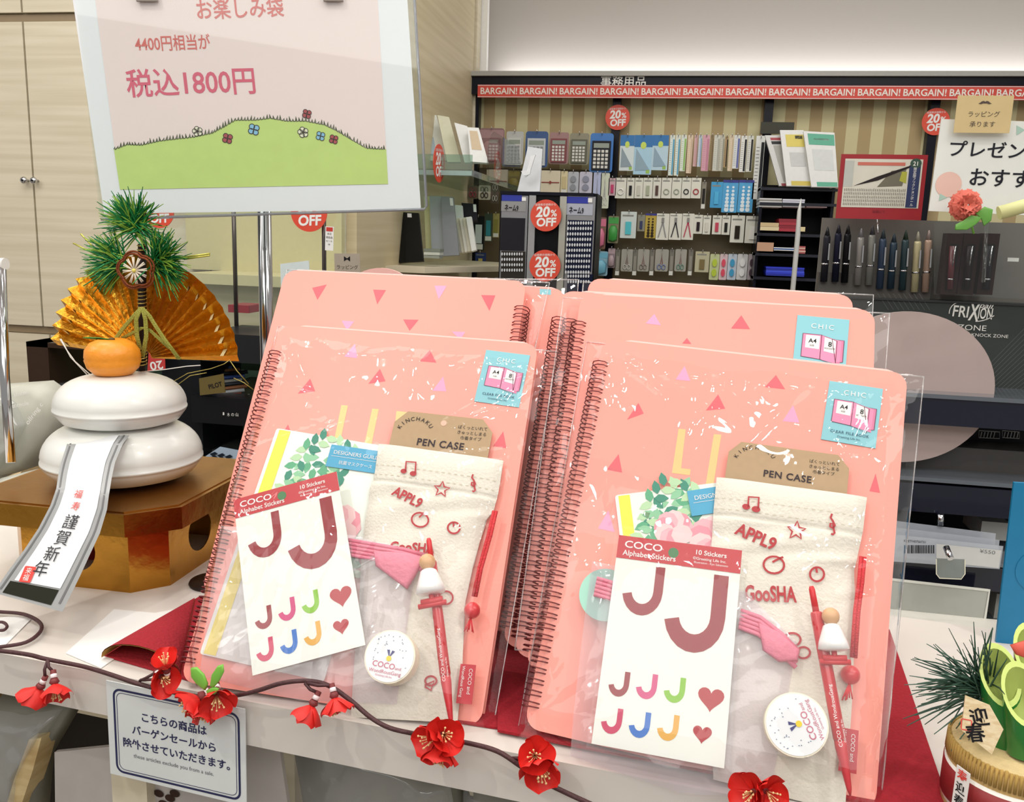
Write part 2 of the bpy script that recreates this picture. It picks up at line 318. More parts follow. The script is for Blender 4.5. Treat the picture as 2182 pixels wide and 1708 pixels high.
# ================================================================== FILE BOOKS AND GIFT BAGS
PINK = M('#ff9f90', .38, var=.02, scale=6); PINKB = M('#f7c3ba', .45, var=.03); CORAL = M('#e2606a', .4, var=.03); MAUVE = M('#e9a0c4', .4, var=.03)
GOLD = M('#d8c080', .4, .15, .03); COIL = M('#7d3a3c', .3, .6, 0); TEAL = M('#86c5cf', .5, var=.02); DTEAL = M('#14506a', .5, var=0); LPINK = M('#f08cb0', .5, var=0)
def book_frame(x, y, z, yaw, lean, rl):
    yw, ln, rl = map(math.radians, (yaw, lean, rl)); a = Vector((math.cos(yw), math.sin(yw), 0)); h = Vector((-math.sin(yw), math.cos(yw), 0))
    b = h * math.sin(ln) + Vector((0, 0, math.cos(ln)))
    return Fr(CAM + Vector((x, y, z)), a * math.cos(rl) + b * math.sin(rl), -a * math.sin(rl) + b * math.cos(rl))
def camp(x, y, z): return (x * _c - y * _s, x * _s + y * _c, z)
FL = book_frame(*camp(-.246, .611, -.341), .6, 34.1, -1.4)
FRT = book_frame(*camp(.016, .555, -.336), -4.5, 32, -3.3)
def flat(parent, fr, pts, mat, name, w=.0011, label=None):
    return build(name, MB().poly(fr, [fr.uv(*p, w) for p in pts], w), mat, parent, label)
def cmap(ox, oy, s): return lambda *pts: [(ox + x / s, oy + y / s) for x, y in pts]
c1 = cmap(560, 560, 3.117); c2 = cmap(1180, 580, 2.661); c3 = cmap(1080, 1000, 2.413); c4 = cmap(400, 1000, 3.416); c5 = cmap(700, 1000, 2.846); c6 = cmap(1520, 900, 2.113)
def label_card(bk, fr, corners, w=.0018):
    f, W, H = rectfit(fr, corners, w)
    o = build('label_card', MB().prism(f, [(0, 0), (W, 0), (W, H), (0, H)], -.0006, 0), TEAL, bk)
    P = lambda n, pts, m, ww=.0003: build(n, MB().poly(f, [(x * W, y * H) for x, y in pts], ww), m, o)
    text(o, f, 'CHIC', W * .5, H * .80, H * .115, PAPER, .0004, 0, space=1.35)
    P('print_patch', [(.14, .32), (.5, .30), (.5, .70), (.14, .70)], LPINK); P('print_patch', [(.5, .30), (.88, .24), (.88, .62), (.5, .70)], LPINK, .00032)
    P('print_patch', [(.80, .27), (.93, .29), (.93, .64), (.8, .64)], M('#d77ba0', .5, var=0), .00028)
    P('print_patch', [(.20, .47), (.47, .46), (.47, .68), (.20, .68)], PAPER, .0004); P('print_patch', [(.56, .44), (.78, .41), (.78, .63), (.56, .67)], PAPER, .0004)
    L = MB()
    for l in ([(.14, .32), (.5, .30), (.5, .70), (.14, .70)], [(.5, .30), (.80, .22), (.80, .62), (.5, .70)], [(.8, .27), (.93, .29), (.93, .64), (.7, .65)]):
        L.stroke(f, [(x * W, y * H) for x, y in l], W * .014, .00045, True)
    build('print_outline', L, M('#6b2a4a', .5, var=0), o)
    text(o, f, 'A4', W * .335, H * .555, H * .10, INK, .0006, .01); text(o, f, 'SIZE', W * .33, H * .50, H * .035, INK, .0006)
    text(o, f, '8', W * .67, H * .52, H * .11, INK, .0006, .01); text(o, f, 'POCKETS', W * .67, H * .475, H * .035, INK, .0006)
    text(o, f, 'CLEAR FILE BOOK', W * .5, H * .145, H * .062, DTEAL, .0005, .012, space=1.15); text(o, f, 'Greeting Life Inc.', W * .5, H * .075, H * .05, DTEAL, .0005)
def file_book(fr, label, side=1, W=.235, H=.31, coil=True, detail=True):
    bk = thing('file_book', label, 'file book', fr.pt(W / 2, 0, -.01), 'pink ring-bound file books in the gift bags')
    cor = (0, 1, 1, 0) if side > 0 else (1, 0, 0, 1)
    uv = rrect(0, .0, W, H, .011, 5, (1, 1, 1, 1))
    build('front_cover', MB().prism(fr, uv, 0, .001), PINK, bk)
    u0, u1 = (.014, W - .006) if side > 0 else (.006, W - .014)
    mb = MB()
    for k in range(4): mb.prism(fr, rrect(u0, .004, u1 - .002 * k, H + .0022 - .0004 * k, .008, 3), -.0022 - k * .002, -.0008 - k * .002)
    build('page_pockets', mb, PINKB, bk)
    build('back_cover', MB().prism(fr, uv, -.0105, -.0092), PINK, bk)
    if coil:
        mb = MB(); n = int((H - .03) / .0078); uc = .0 if side > 0 else W; r = .0078; sg = 1 if side > 0 else -1
        for k in range(n):
            for dv in (-.0011, .0011):
                v = .016 + k * .0078 + dv; pts = []
                for i in range(9):
                    a = math.radians(30 + 300 * i / 8)
                    pts.append(fr.pt(uc + sg * (r * math.cos(a) * 1.0 + .002), v + dv * .6 * math.sin(a / 2), -.0048 + r * math.sin(a) * 1.15))
                mb.tube(pts, .00055, 4, False)
        build('wire_binding', mb, COIL, bk)
    return bk
def tri(bk, fr, lst):
    for t, m in lst: flat(bk, fr, t, m, 'triangle_print')
def jag(px, py, s=.0): return (px + random.uniform(-s, s), py + random.uniform(-s, s))
def gift_bag(fr, corners, label, bulge=.032, nu=46, nv=60, seed=1, base=-.013, creases=44, loc=None):
    """clear cellophane envelope: back sheet, bulged front sheet, welded seams"""
    rnd = random.Random(seed)
    q = [Vector(fr.uv(*p, .004)) for p in corners]
    cr = []
    for k in range(creases):
        # creases run out of the corners and edges
        e = rnd.choice([(0, 1), (1, 1), (0, 0), (1, 0), (rnd.random(), 1), (rnd.random(), 0), (0, rnd.random()), (1, rnd.random())])
        a = Vector(e); b = a.lerp(Vector((rnd.uniform(.2, .8), rnd.uniform(.2, .8))), rnd.uniform(.25, .8)); cr.append((a, b, rnd.uniform(.0003, .0010) * rnd.choice((1, -1)), rnd.uniform(.005, .014)))
    for k in range(22):
        e = Vector(rnd.choice([(0, 1), (1, 1), (1, .9), (0, .93), (0, 0), (1, 0), (.5, 1), (1, .5), (1, .7), (.8, 1), (.15, 1)])) + Vector((rnd.uniform(-.06, .06), rnd.uniform(-.06, .06))); c_ = Vector((.5, .5)); d_ = (c_ - e).normalized(); an = rnd.uniform(-.6, .6)
        d_ = Vector((d_.x * math.cos(an) - d_.y * math.sin(an), d_.x * math.sin(an) + d_.y * math.cos(an))); a_ = e + d_ * rnd.uniform(.02, .08); cr.append((a_, a_ + d_ * rnd.uniform(.08, .34), rnd.uniform(.0012, .0026), rnd.uniform(.006, .010)))
    ph = [(rnd.uniform(3, 9), rnd.uniform(3, 9), rnd.uniform(0, 6), rnd.uniform(.0001, .0004)) for _ in range(8)]
    def wf(s, t):
        e = min(s, 1 - s) * 2; f = min(t, 1 - t) * 2
        w = base + .004 + (bulge - base) * min(1, (e * 5.5)) ** .6 * min(1, f * 6) ** .6 * (1 - .74 * (lambda q: q * q * (3 - 2 * q))(min(1, max(0, t - .38) / .5)))
        for a, b, am, wd in cr:
            ab = b - a; p = Vector((s, t)); k = max(0, min(1, (p - a).dot(ab) / ab.length_squared)); d = (p - a - ab * k).length
            w += am * max(0, 1 - d / wd) * (1 - k * .5)
        for fx, fy, pp, am in ph: w += am * math.sin(fx * s * 3 + fy * t * 4 + pp)
        return w
    def P(s, t, w):
        u = (q[3].lerp(q[2], s)).lerp(q[0].lerp(q[1], s), t); return fr.pt(u.x, u.y, w)
    g = thing('cellophane_bag', label, 'gift bag', loc or P(.5, 0, base), 'cellophane gift bags on the table')
    mb = MB(); mb.grid(nu * 2, nv * 2, lambda s, t: P(s, t, wf(s, t))); build('front_film', mb, CELLO, g)
    build('back_film', MB().grid(6, 8, lambda s, t: P(s, t, base)), FILM2, g)
    mb = MB(); pts = [P(0, i / 30, base + .002) for i in range(31)]; mb.tube(pts, [.0003 + .0005 * rnd.random() for _ in pts], 5)
    pts = [P(1, i / 30, base + .002) for i in range(31)]; mb.tube(pts, [.0003 + .0005 * rnd.random() for _ in pts], 5)
    mb.tube([P(i / 20, 0, base + .002) for i in range(21)], .0007, 5); mb.tube([P(i / 20, 1, base + .002) for i in range(21)], .0006, 5)
    build('seam', mb, SEAM, g); return g
bl = file_book(FL, 'pink ring-bound file book in the front left gift bag, reading LI in gold')
tri(bl, FL, [(c1((540, 622), (628, 632), (612, 535)), MAUVE), (c1((1042, 652), (1153, 662), (1110, 578)), CORAL), (c1((700, 803), (815, 785), (778, 703)), CORAL), (c1((232, 868), (348, 852), (315, 768)), CORAL),
             (c1((1127, 848), (1219, 853), (1198, 752)), MAUVE), (c1((140, 1115), (182, 1112), (168, 1072)), CORAL), (c1((1530, 1215), (1618, 1230), (1597, 1118)), CORAL)])
flat(bl, FL, c1((522, 943), (565, 947), (515, 1180), (590, 1187), (583, 1217), (468, 1205)), GOLD, 'gold_letter'); flat(bl, FL, c1((727, 967), (770, 970), (715, 1240), (668, 1235)), GOLD, 'gold_letter')
flat(bl, FL, c1((888, 983), (960, 990), (920, 1240), (860, 1235)), GOLD, 'gold_letter')
label_card(bl, FL, c1((1485, 577), (1772, 612), (1705, 962), (1403, 915)))
br = file_book(FRT, 'pink ring-bound file book in the front right gift bag, reading LI in gold', 1, .2303, .3038)
tri(br, FRT, [(c2((690, 608), (775, 616), (742, 530)), MAUVE), (c2((1197, 650), (1312, 663), (1260, 582)), CORAL), (c2((862, 783), (972, 773), (932, 692)), CORAL), (c2((415, 835), (510, 800), (480, 740)), CORAL),
              (c2((1297, 843), (1393, 853), (1357, 752)), MAUVE), (c2((300, 1118), (388, 1135), (368, 1030)), CORAL), (c3((468, 303), (555, 322), (522, 210)), MAUVE), (c2((1790, 1240), (1850, 1250), (1825, 1140)), CORAL)])
flat(br, FRT, c2((708, 886), (748, 890), (722, 1110), (776, 1116), (771, 1150), (670, 1137)), GOLD, 'gold_letter'); flat(br, FRT, c2((908, 917), (950, 920), (905, 1210), (862, 1200)), GOLD, 'gold_letter')
label_card(br, FRT, c2((1562, 615), (1870, 660), (1822, 998), (1517, 945)))
# books behind, stepped up on the riser
BL = book_frame(*camp(-.252, .677, -.298), .2, 33, -.3)
b2 = file_book(BL, 'pink file book turned upside down behind the front left bag, binding on its right', -1)
tri(b2, BL, [(c1((328, 165), (425, 143), (363, 245)), CORAL), (c1((733, 177), (818, 180), (760, 275)), CORAL), (c1((1140, 150), (1222, 152), (1168, 242)), MAUVE), (c1((1450, 213), (1545, 215), (1505, 318)), CORAL),
             (c1((523, 383), (607, 387), (560, 450)), MAUVE), (c1((932, 375), (1035, 377), (975, 450)), CORAL), (c1((1255, 455), (1345, 458), (1310, 510)), MAUVE)])
BL2 = book_frame(*camp(-.222, .700, -.306), -1, 31, -1.5)
b3 = file_book(BL2, 'pink file book at the back of the left row, its right corner showing')
flat(b3, BL2, [(1150, 615), (1174, 616), (1174, 628), (1150, 627)], TEAL, 'label_card')
BR = book_frame(*camp(.017, .590, -.311), -3, 31, -.6)
b4 = file_book(BR, 'pink file book directly behind the front right bag with blue label')
tri(b4, BR, [(c2((1005, 318), (1113, 322), (1063, 243)), CORAL), (c2((520, 290), (608, 300), (570, 235)), MAUVE), (c2((728, 403), (780, 406), (755, 372)), CORAL)])
label_card(b4, BR, c2((1385, 243), (1682, 268), (1645, 610), (1345, 585)))
BR2 = book_frame(*camp(.026, .675, -.301), -3, 31, -1.5); b5 = file_book(BR2, 'pink file book at the back of the right row with only its top edge showing')
for k, (x, y, z) in enumerate(((.008, .612, -.311), (-.001, .628, -.311))):
    f = book_frame(*camp(x, y, z), -3, 31, -1.2)
    file_book(f, ('pink file book second behind the front right bag, only its binding showing', 'pink file book third behind the front right bag, binding deep in the gap')[k])
# ---------------------------------------------------------------- goodies
KRAFT = M('#b79b78', .8, var=.08, scale=200); CLOTH = M('#e6e1d3', .9, var=.04, scale=500, bump=.35); PRED = M('#b8363c', .7, var=.05); PENR = M('#c4222b', .25, var=0, coat=.5); CREAM = M('#f3eedf', .5)
def header_text(o, f, W, H):
    n = 'KINCHAKU'
    for i, ch in enumerate(n):
        a = math.radians(158 - i * 17); R_ = W * .155
        text(o, f, ch, W * .235 + R_ * math.cos(a) * 1.05, H * .44 + R_ * math.sin(a) * .95, H * .14, INK, .0010, .004, a - PI / 2)
    text(o, f, 'PEN CASE', W * .51, H * .20, H * .235, M('#3a2f33', .6, var=0), .0010, .022, space=1.1)
    for i, t in enumerate(('ぱくっといれて', 'きゅっとしまる', '巾着タイプ')): text(o, f, t, W * .80, H * (.72 - .13 * i), H * .10, INK, .0010, 0, .02)
def pen_case(fr, head, poly, marks, label, w0, th, gs, cord, bead, tag, tagtxt, lab2):
    pc = thing('pen_case', label, 'pen case', fr.pt(*fr.uv(*poly[len(poly) // 2], w0), w0), 'drawstring pen cases in the gift bags')
    f, W, H = rectfit(fr, head, w0)
    mb = MB(); k = H * .30; cut = [(0, 0), (W, 0), (W, H - k), (W - k * .9, H), (k * .9, H), (0, H - k)]
    mb.prism(f, cut, 0, .0006); hc = build('header_card', mb, KRAFT, pc); header_text(hc, f, W, H)
    build('hang_hole', MB().prism(f, circ(W * .5, H * .80, H * .07), .0006, .0008), M('#e8b8a0', .5, var=0), hc)
    uv = [fr.uv(*p, w0) for p in poly]
    n = len(uv); c = Vector((sum(p[0] for p in uv) / n, sum(p[1] for p in uv) / n))
    # pouch: dense grid clipped to the outline by mapping rows between left and right edges
    rows = marks['rows']; L = [Vector(fr.uv(*r[0], w0)) for r in rows]; R_ = [Vector(fr.uv(*r[1], w0)) for r in rows]; m = len(rows) - 1
    def pf(s, t, back=False):
        x = t * m; i = min(int(x), m - 1); k = x - i; l = L[i].lerp(L[i + 1], k); r = R_[i].lerp(R_[i + 1], k); p = l.lerp(r, s)
        e = min(1, 6 * min(s, 1 - s)) ** .5 * min(1, 14 * min(t, 1 - t) + .1) ** .5
        fold = .0007 * math.sin(s * 9 + t * 30) * (1 if .2 < t < .6 else .3) - .0016 * math.exp(-((t - .185) / .012) ** 2)
        return fr.pt(p.x, p.y, w0 if back else w0 + .0008 + th * e + fold)
    mb = MB(); mb.grid(24, 70, lambda s, t: pf(s, t)); mb.grid(4, 10, lambda s, t: pf(s, t, True)); build('pouch', mb, CLOTH, pc)
    st = MB()
    for t in marks['stitch']:
        for i in range(40): 
            if i % 2 == 0: st.add([pf(i / 40, t) + fr.n * .0006, pf((i + 1) / 40, t) + fr.n * .0006, pf((i + 1) / 40, t + .0025) + fr.n * .0006, pf(i / 40, t + .0025) + fr.n * .0006], [(0, 1, 2, 3)])
    build('stitching', st, M('#cfc6ae', .8), pc)
    wt = w0 + th + .0022; wd = gs
    pm = MB()
    X = lambda p: fr.uv(*p, wt)
    for pts, closed in marks['lines']: pm.stroke(fr, [X(p) for p in pts], wd, wt, closed)
    for p, r in marks['dots']: u, v = X(p); pm.poly(fr, circ(u, v, r, 12, r * .75), wt)
    build('red_print', pm, PRED, pc)
    for body, a, b, h in marks['texts']: ptext(pc, fr, body, a, b, h, PRED, wt, .03)
    if cord:
        pts = [fr.pt(*fr.uv(*p, wt), wt) for p in cord]
        mb = MB(); mb.tube(pts, .0013, 6); mb.tube([p + fr.a * .0022 for p in pts], .0013, 6); build('cord', mb, M('#e0323a', .7, bump=.8, scale=900), pc)
        u, v = fr.uv(*bead, wt); mb = MB().ball(fr.pt(u, v, wt), .0062, 16); build('bead', mb, M('#d8363c', .3, coat=.4), pc)
        e = fr.pt(u, v, wt); mb = MB()
        for k in range(9): mb.tube([e - fr.b * .005, e - fr.b * (.014 + .003 * random.random()) + fr.a * random.uniform(-.004, .004)], .0005, 4)
        build('cord_tassel', mb, M('#e0323a', .7), pc)
    if tag:
        f2, W2, H2 = rectfit(fr, tag, wt - .001); t = build('side_tag', MB().prism(f2, [(0, 0), (W2, 0), (W2, H2), (0, H2)], 0, .0006), M('#c23a44', .6), pc)
        text(t, f2, 'COCO and', W2 * .6, H2 * .9, W2 * .33, PAPER, .0009, 0, -PI / 2, 'LEFT'); text(t, f2, 'WondRous Gang', W2 * .15, H2 * .95, W2 * .27, PAPER, .0009, 0, -PI / 2, 'LEFT')
    return pc
def note(cm, x, y, s):
    """two joined notes; px list builder"""
    return cm((x, y + 1.6 * s), (x + .1 * s, y), (x + 1.7 * s, y + .1 * s), (x + 1.6 * s, y + 1.9 * s)), cm((x - .3 * s, y + 1.55 * s), (x + 1.25 * s, y + 1.95 * s))
def star(cx, cy, r, rot=0): return [(cx + (r if i % 2 == 0 else r * .45) * math.sin(rot + PI * i / 5), cy - (r if i % 2 == 0 else r * .45) * math.cos(rot + PI * i / 5)) for i in range(10)]
def ell(cx, cy, rx, ry, n=18, rot=0): return [(cx + rx * math.cos(2 * PI * i / n) * math.cos(rot) - ry * math.sin(2 * PI * i / n) * math.sin(rot), cy + rx * math.cos(2 * PI * i / n) * math.sin(rot) + ry * math.sin(2 * PI * i / n) * math.cos(rot)) for i in range(n)]
def clef(x, y, s): return [(x + a * s, y + b * s) for a, b in ((0, -4), (-.5, -2.6), (.3, -1.4), (1, .2), (.4, 1.1), (-.7, .6), (-.6, -.5), (.3, -.6), (.6, 1.6), (.9, 2.8), (.3, 3.4), (-.3, 3))]
nl, nd = note(cmap(0, 0, 1), 864, 983, 13)
mk = dict(rows=[((808, 946), (1073, 982)), ((798, 1015), (1062, 1052)), ((788, 1045), (1052, 1088)), ((782, 1090), (1034, 1112)), ((772, 1160), (1010, 1200)), ((765, 1300), (990, 1290)), ((755, 1420), (986, 1420)), ((748, 1528), (975, 1540))],
          stitch=[.095, .135], lines=[(nl, 0), (star(941, 1042, 17, .15), 1), (clef(1008, 1030, 5), 0), (ell(895, 1107, 18, 15, rot=.2), 1), ([(893, 1102), (899, 1096), (911, 1092)], 0), (ell(967, 1124, 13, 12), 1), ([(967, 1122), (966, 1112)], 0),
            (ell(950, 1273, 15, 14), 1), (ell(918, 1450, 12, 10), 1), ([(905, 1460), (925, 1450), (918, 1470), (905, 1462)], 0)], dots=[(nd[0], .0026), (nd[1], .0028)],
          texts=[('APPL9', (833, 1052), (893, 1082), 20), ('GooSHA', (830, 1172), (925, 1178), 20)])
pen_case(FL, [(848, 873), (1052, 897), (1040, 985), (826, 957)], [(808, 948), (1073, 982), (975, 1540), (750, 1528)], mk, 'cream drawstring pen case with red doodles in the front left bag', .006, .006, .0014,
         [(1052, 1088), (1040, 1140), (1020, 1210), (1008, 1270)], (1006, 1300), [(982, 1412), (1012, 1418), (1008, 1500), (972, 1498)], 1, '')
nl, nd = note(cmap(0, 0, 1), 1594, 1058, 13.5)
mk = dict(rows=[((1527, 1017), (1847, 1060)), ((1520, 1092), (1838, 1135)), ((1518, 1135), (1826, 1190)), ((1515, 1180), (1820, 1215)), ((1512, 1330), (1822, 1330)), ((1514, 1480), (1815, 1500)), ((1520, 1660), (1800, 1730))],
          stitch=[.10, .15], lines=[(nl, 0), (star(1697, 1130, 20, .1), 1), (clef(1773, 1118, 6), 0), (ell(1649, 1203, 22, 18, rot=.1), 1), ([(1646, 1197), (1655, 1192), (1669, 1186)], 0), (ell(1741, 1223, 15, 15), 1), ([(1741, 1220), (1739, 1208)], 0), (ell(1712, 1390, 14, 12), 1), (ell(1688, 1362, 18, 14), 1)],
          dots=[(nd[0], .0028), (nd[1], .003)], texts=[('APPL9', (1564, 1135), (1648, 1172), 26), ('GooSHA', (1588, 1278), (1698, 1282), 33)])
pen_case(FRT, [(1556, 936), (1810, 975), (1805, 1060), (1545, 1018)], [(1527, 1017), (1847, 1060), (1800, 1730), (1520, 1660)], mk, 'cream drawstring pen case with red doodles in the front right bag', .006, .006, .0014,
         [(1835, 1185), (1830, 1240), (1822, 1300), (1815, 1400)], (1812, 1437), [(1790, 1548), (1828, 1556), (1826, 1650), (1788, 1640)], 1, '')
# floral mask case
LEAFS = [M('#8fc9a0', .6), M('#5fae84', .6), M('#b9dcae', .6), M('#3f8f78', .6)]; PET = [M('#f3b6be', .6), M('#ee9aa8', .6), M('#f7d0d0', .6)]
def mask_case(fr, corners, w, label, art, lab, ltext):
    f, W, H = rectfit(fr, corners, w); o = thing('mask_case', label, 'case', f.pt(W / 2, 0, 0), 'floral mask cases in the gift bags')
    build('case_sleeve', MB().prism(f, rrect(0, 0, W, H, .002, 2), 0, .0012), M('#eef3e8', .35, var=.03), o)
    build('yellow_band', MB().poly(f, [(W * .03, .001), (W * .13, .001), (W * .13, H - .001), (W * .03, H - .001)], .0015), M('#f5e64a', .4), o)
    rnd = random.Random(5); mbs = [MB() for _ in range(7)]
    def leaf(mb, u, v, a, l, wd, k): mb.poly(f, [(u + l * x * math.cos(a) - wd * y * math.sin(a), v + l * x * math.sin(a) + wd * y * math.cos(a)) for x, y in ((0, 0), (.3, .5), (.65, .45), (1, 0), (.65, -.45), (.3, -.5))], .0014 + k * .00002)
    for s in range(int(16)):
        u = W * rnd.uniform(.2, .95); v = H * rnd.uniform(.35, .97); a = rnd.uniform(-PI, PI)
        for k in range(6): leaf(mbs[rnd.randrange(4)], u + .004 * k * math.cos(a), v + .004 * k * math.sin(a), a + (-1) ** k * .9, .011, .006, s + k)
    for (x, y, r) in ((.47, .72, .014), (.78, .62, .017), (.62, .42, .015), (.33, .5, .012)):
        for k in range(9):
            a = 2 * PI * k / 9; mbs[4 + k % 3].poly(f, circ(W * x + r * .5 * math.cos(a), H * y + r * .5 * math.sin(a), r * .55, 8), .0019 + k * .00002)
    for i, m in enumerate(mbs): build('flower_print' if i > 3 else 'leaf_print', m, (LEAFS + PET)[i], o)
    f2, W2, H2 = rectfit(fr, lab, w + .0024); l = build('blue_label', MB().prism(f2, [(0, 0), (W2, 0), (W2, H2), (0, H2)], -.0004, 0), M('#4aa6cc', .5), o)
    text(l, f2, ltext[0], W2 * .07, H2 * .60, H2 * .24, PAPER, .0004, 0, 0, 'LEFT', sx=1.05); build('print_line', MB().poly(f2, [(W2 * .05, H2 * .49), (W2 * .95, H2 * .49), (W2 * .95, H2 * .505), (W2 * .05, H2 * .505)], .0003), PAPER, l)
    text(l, f2, ltext[1], W2 * (.2 if len(ltext[1]) > 3 else .6), H2 * .18, H2 * .19, PAPER, .0004, 0, 0, 'LEFT')
mask_case(FL, [(590, 911), (845, 957), (680, 1440), (425, 1402)], .0025, 'floral mask case with yellow band in the front left bag', 0, c1((455, 1202), (850, 1262), (812, 1412), (420, 1343)), ('DESIGNERS GUILD', '抗菌マスクケース'))
mask_case(FRT, [(1316, 1060), (1560, 1020), (1600, 1350), (1345, 1385)], .0025, 'floral mask case with yellow band in the front right bag', 0, [(1462, 1045), (1640, 1020), (1652, 1075), (1475, 1097)], ('DESIGNERS', '抗菌'))
# zip pouches
VEIL = film('mauve_vinyl', '#f6f0f7', .20, 1.0, 22, .10, .02); ZIP = M('#e07d93', .5, var=.1, bump=.4, scale=300)
def zip_pouch(fr, poly, zips, label, w, th, extra=None):
    o = thing('zip_pouch', label, 'pouch', fr.pt(*fr.uv(*poly[-1], w), w), 'clear zip pouches in the gift bags')
    uv = [fr.uv(*p, w) for p in poly]; cu_, cv_ = sum(p[0] for p in uv) / len(uv), sum(p[1] for p in uv) / len(uv); NN = len(uv)
    def vf(s_, t_):
        x = s_ * NN; i = int(x) % NN; k = x - int(x); p = Vector(uv[i]).lerp(Vector(uv[(i + 1) % NN]), k); q = Vector((cu_, cv_)).lerp(p, t_)
        h_ = th * min(1, (1 - t_) * 6) ** .5; q2 = q * 90
        return fr.pt(q.x, q.y, w + h_ + h_ / th * (.0011 * math.sin(q2.x * 1.7 + 2 * math.sin(q2.y)) + .0009 * math.sin(q2.y * 2.3 - q2.x * 1.1)))
    build('vinyl_body', MB().grid(NN * 8, 14, vf), VEIL, o)
    for z in zips:
        pts = [fr.pt(*fr.uv(*p, w + th), w + th) for p in z]; mb = MB()
        for k in range(5): mb.tube([p - fr.b * .0028 * k for p in pts], .0017, 6)
        build('zipper', mb, ZIP, o)
    return o
zp = zip_pouch(FL, [(470, 1120), (745, 1138), (905, 1180), (880, 1245), (872, 1300), (845, 1500), (640, 1492), (425, 1440), (440, 1320)], [[(742, 1150), (800, 1160), (860, 1170), (905, 1182)]], 'crumpled clear vinyl pouch with a pink zip in the front left bag', .0145, .004)
mb = MB(); w_ = .0195
build('zip_end', MB().pillow(FL, [FL.uv(*p, w_) for p in ((795, 1172), (868, 1178), (903, 1186), (893, 1215), (868, 1256), (800, 1205))], w_, .003), ZIP, zp)
zp2 = zip_pouch(FRT, [(1262, 1195), (1590, 1260), (1700, 1370), (1690, 1420), (1640, 1700), (1450, 1690), (1215, 1610), (1222, 1520), (1240, 1360)], [[(1578, 1300), (1620, 1315), (1665, 1350), (1700, 1385)], [(1272, 1232), (1300, 1240), (1330, 1250)]], 'crumpled clear vinyl pouch with a pink zip in the front right bag', .0145, .004)
build('zip_end', MB().pillow(FRT, [FRT.uv(*p, w_) for p in ((1615, 1325), (1660, 1345), (1705, 1385), (1700, 1408), (1660, 1410), (1625, 1385))], w_, .003), ZIP, zp2)
u, v = FRT.uv(1290, 1268, .010); build('round_mirror', MB().prism(FRT, circ(u, v, .0185, 40), .0095, .013), M('#8fd0b8', .3, coat=.5), None, 'round mint green disc half hidden behind the right sticker sheet', 'mirror')
# sticker sheets
JCOL = ['#93242c', '#93242c', '#93242c', '#d0487e', '#86bf2c', '#c9355f', '#2f6fc4', '#e0a63a']
def jpts(x, y, h, wd, hook):
    """letter J: straight stem then a hook to the left; (x,y) top-left corner"""
    r_o = hook / 2 + wd / 2; r_i = r_o - wd; cx = x + wd - r_o; cy = y - h + r_o; out = [(x, y), (x, cy)]
    out += [(cx + r_i * math.cos(-a), cy + r_i * math.sin(-a)) for a in [PI * k / 10 * .93 for k in range(11)]]
    out += [(cx + r_o * math.cos(-a), cy + r_o * math.sin(-a)) for a in [PI * k / 10 * .93 for k in range(10, -1, -1)]] + [(x + wd, y)]
    return out
def heart(cx, cy, s): return [(cx + s * 16 * math.sin(t) ** 3 / 17, cy + s * (13 * math.cos(t) - 5 * math.cos(2 * t) - 2 * math.cos(3 * t) - math.cos(4 * t)) / 17) for t in [2 * PI * k / 28 for k in range(28)]]
def sticker_sheet(fr, corners, w, label, tilt=None):
    f, W, H = rectfit(fr, corners, w); o = thing('sticker_sheet', label, 'stickers', f.pt(W / 2, 0, 0), 'alphabet sticker sheets in the gift bags')
    build('sheet_card', MB().prism(f, [(0, 0), (W, 0), (W, H), (0, H)], 0, .0006), M('#e9ebe3', .35, var=.01), o)
    hb = H * .885; h = build('header_band', MB().poly(f, [(0, hb), (W, hb), (W, H), (0, H)], .0009), M('#c42c35', .4, var=.02), o)
    text(h, f, 'COCO', W * .055, H * .942, H * .050, PAPER, .0012, .015, 0, 'LEFT', sx=1.25); text(h, f, 'Alphabet Stickers', W * .05, H * .902, H * .038, PAPER, .0012, .012, 0, 'LEFT', sx=.98)
    text(h, f, '10 Stickers', W * .63, H * .952, H * .033, PAPER, .0012, .015, 0, 'LEFT', sx=1.05); text(h, f, '©Greeting Life Inc.', W * .62, H * .926, H * .019, PAPER, .0012, .005, 0, 'LEFT', sx=1.1)
    text(h, f, 'Illustration : Ryo Sakamoto', W * .63, H * .908, H * .015, PAPER, .0012, 0, 0, 'LEFT'); build('hang_hole', MB().prism(f, circ(W * .46, H * .945, W * .042), .0009, .0011), M('#3f7d4a', .4), h)
    J = [(.37, .87, .40, .095, .22, 0), (.78, .86, .56, .125, .32, 1)]
    J = [(.335, .865, .335, .075, .25, 0), (.80, .865, .52, .115, .36, 1), (.19, .345, .16, .042, .12, 2), (.405, .355, .16, .042, .12, 3), (.62, .36, .16, .042, .12, 4), (.17, .175, .16, .042, .12, 5), (.385, .18, .16, .042, .12, 6), (.60, .19, .16, .042, .12, 7)]
    for x, y, hh, wd, hk, k in J:
        b = build('sticker', MB().poly(f, [(px * W, y * H + (py - y) * W * 1.22) for px, py in jpts(x, y, hh, wd, hk)], .0008), M(JCOL[k], .5, var=.12, scale=900), o)
    for x, y, s in ((.86, .29, .105), (.82, .13, .075)): build('sticker', MB().poly(f, heart(x * W, y * H, s * W), .0008), M('#b02a32', .5, var=.1, scale=900), o)
    fs = MB(); fs.grid(4, 4, lambda s, t: f.pt(-.003 + s * (W + .006), -.003 + t * (H + .010), .0022 + .0006 * math.sin(s * 5 + t * 4))); build('clear_sleeve', fs, FILM2, o)
sticker_sheet(FL, [(495, 1063), (718, 1008), (779, 1372), (542, 1440)], .0215, 'tilted sheet of letter J and heart stickers in the front left bag')
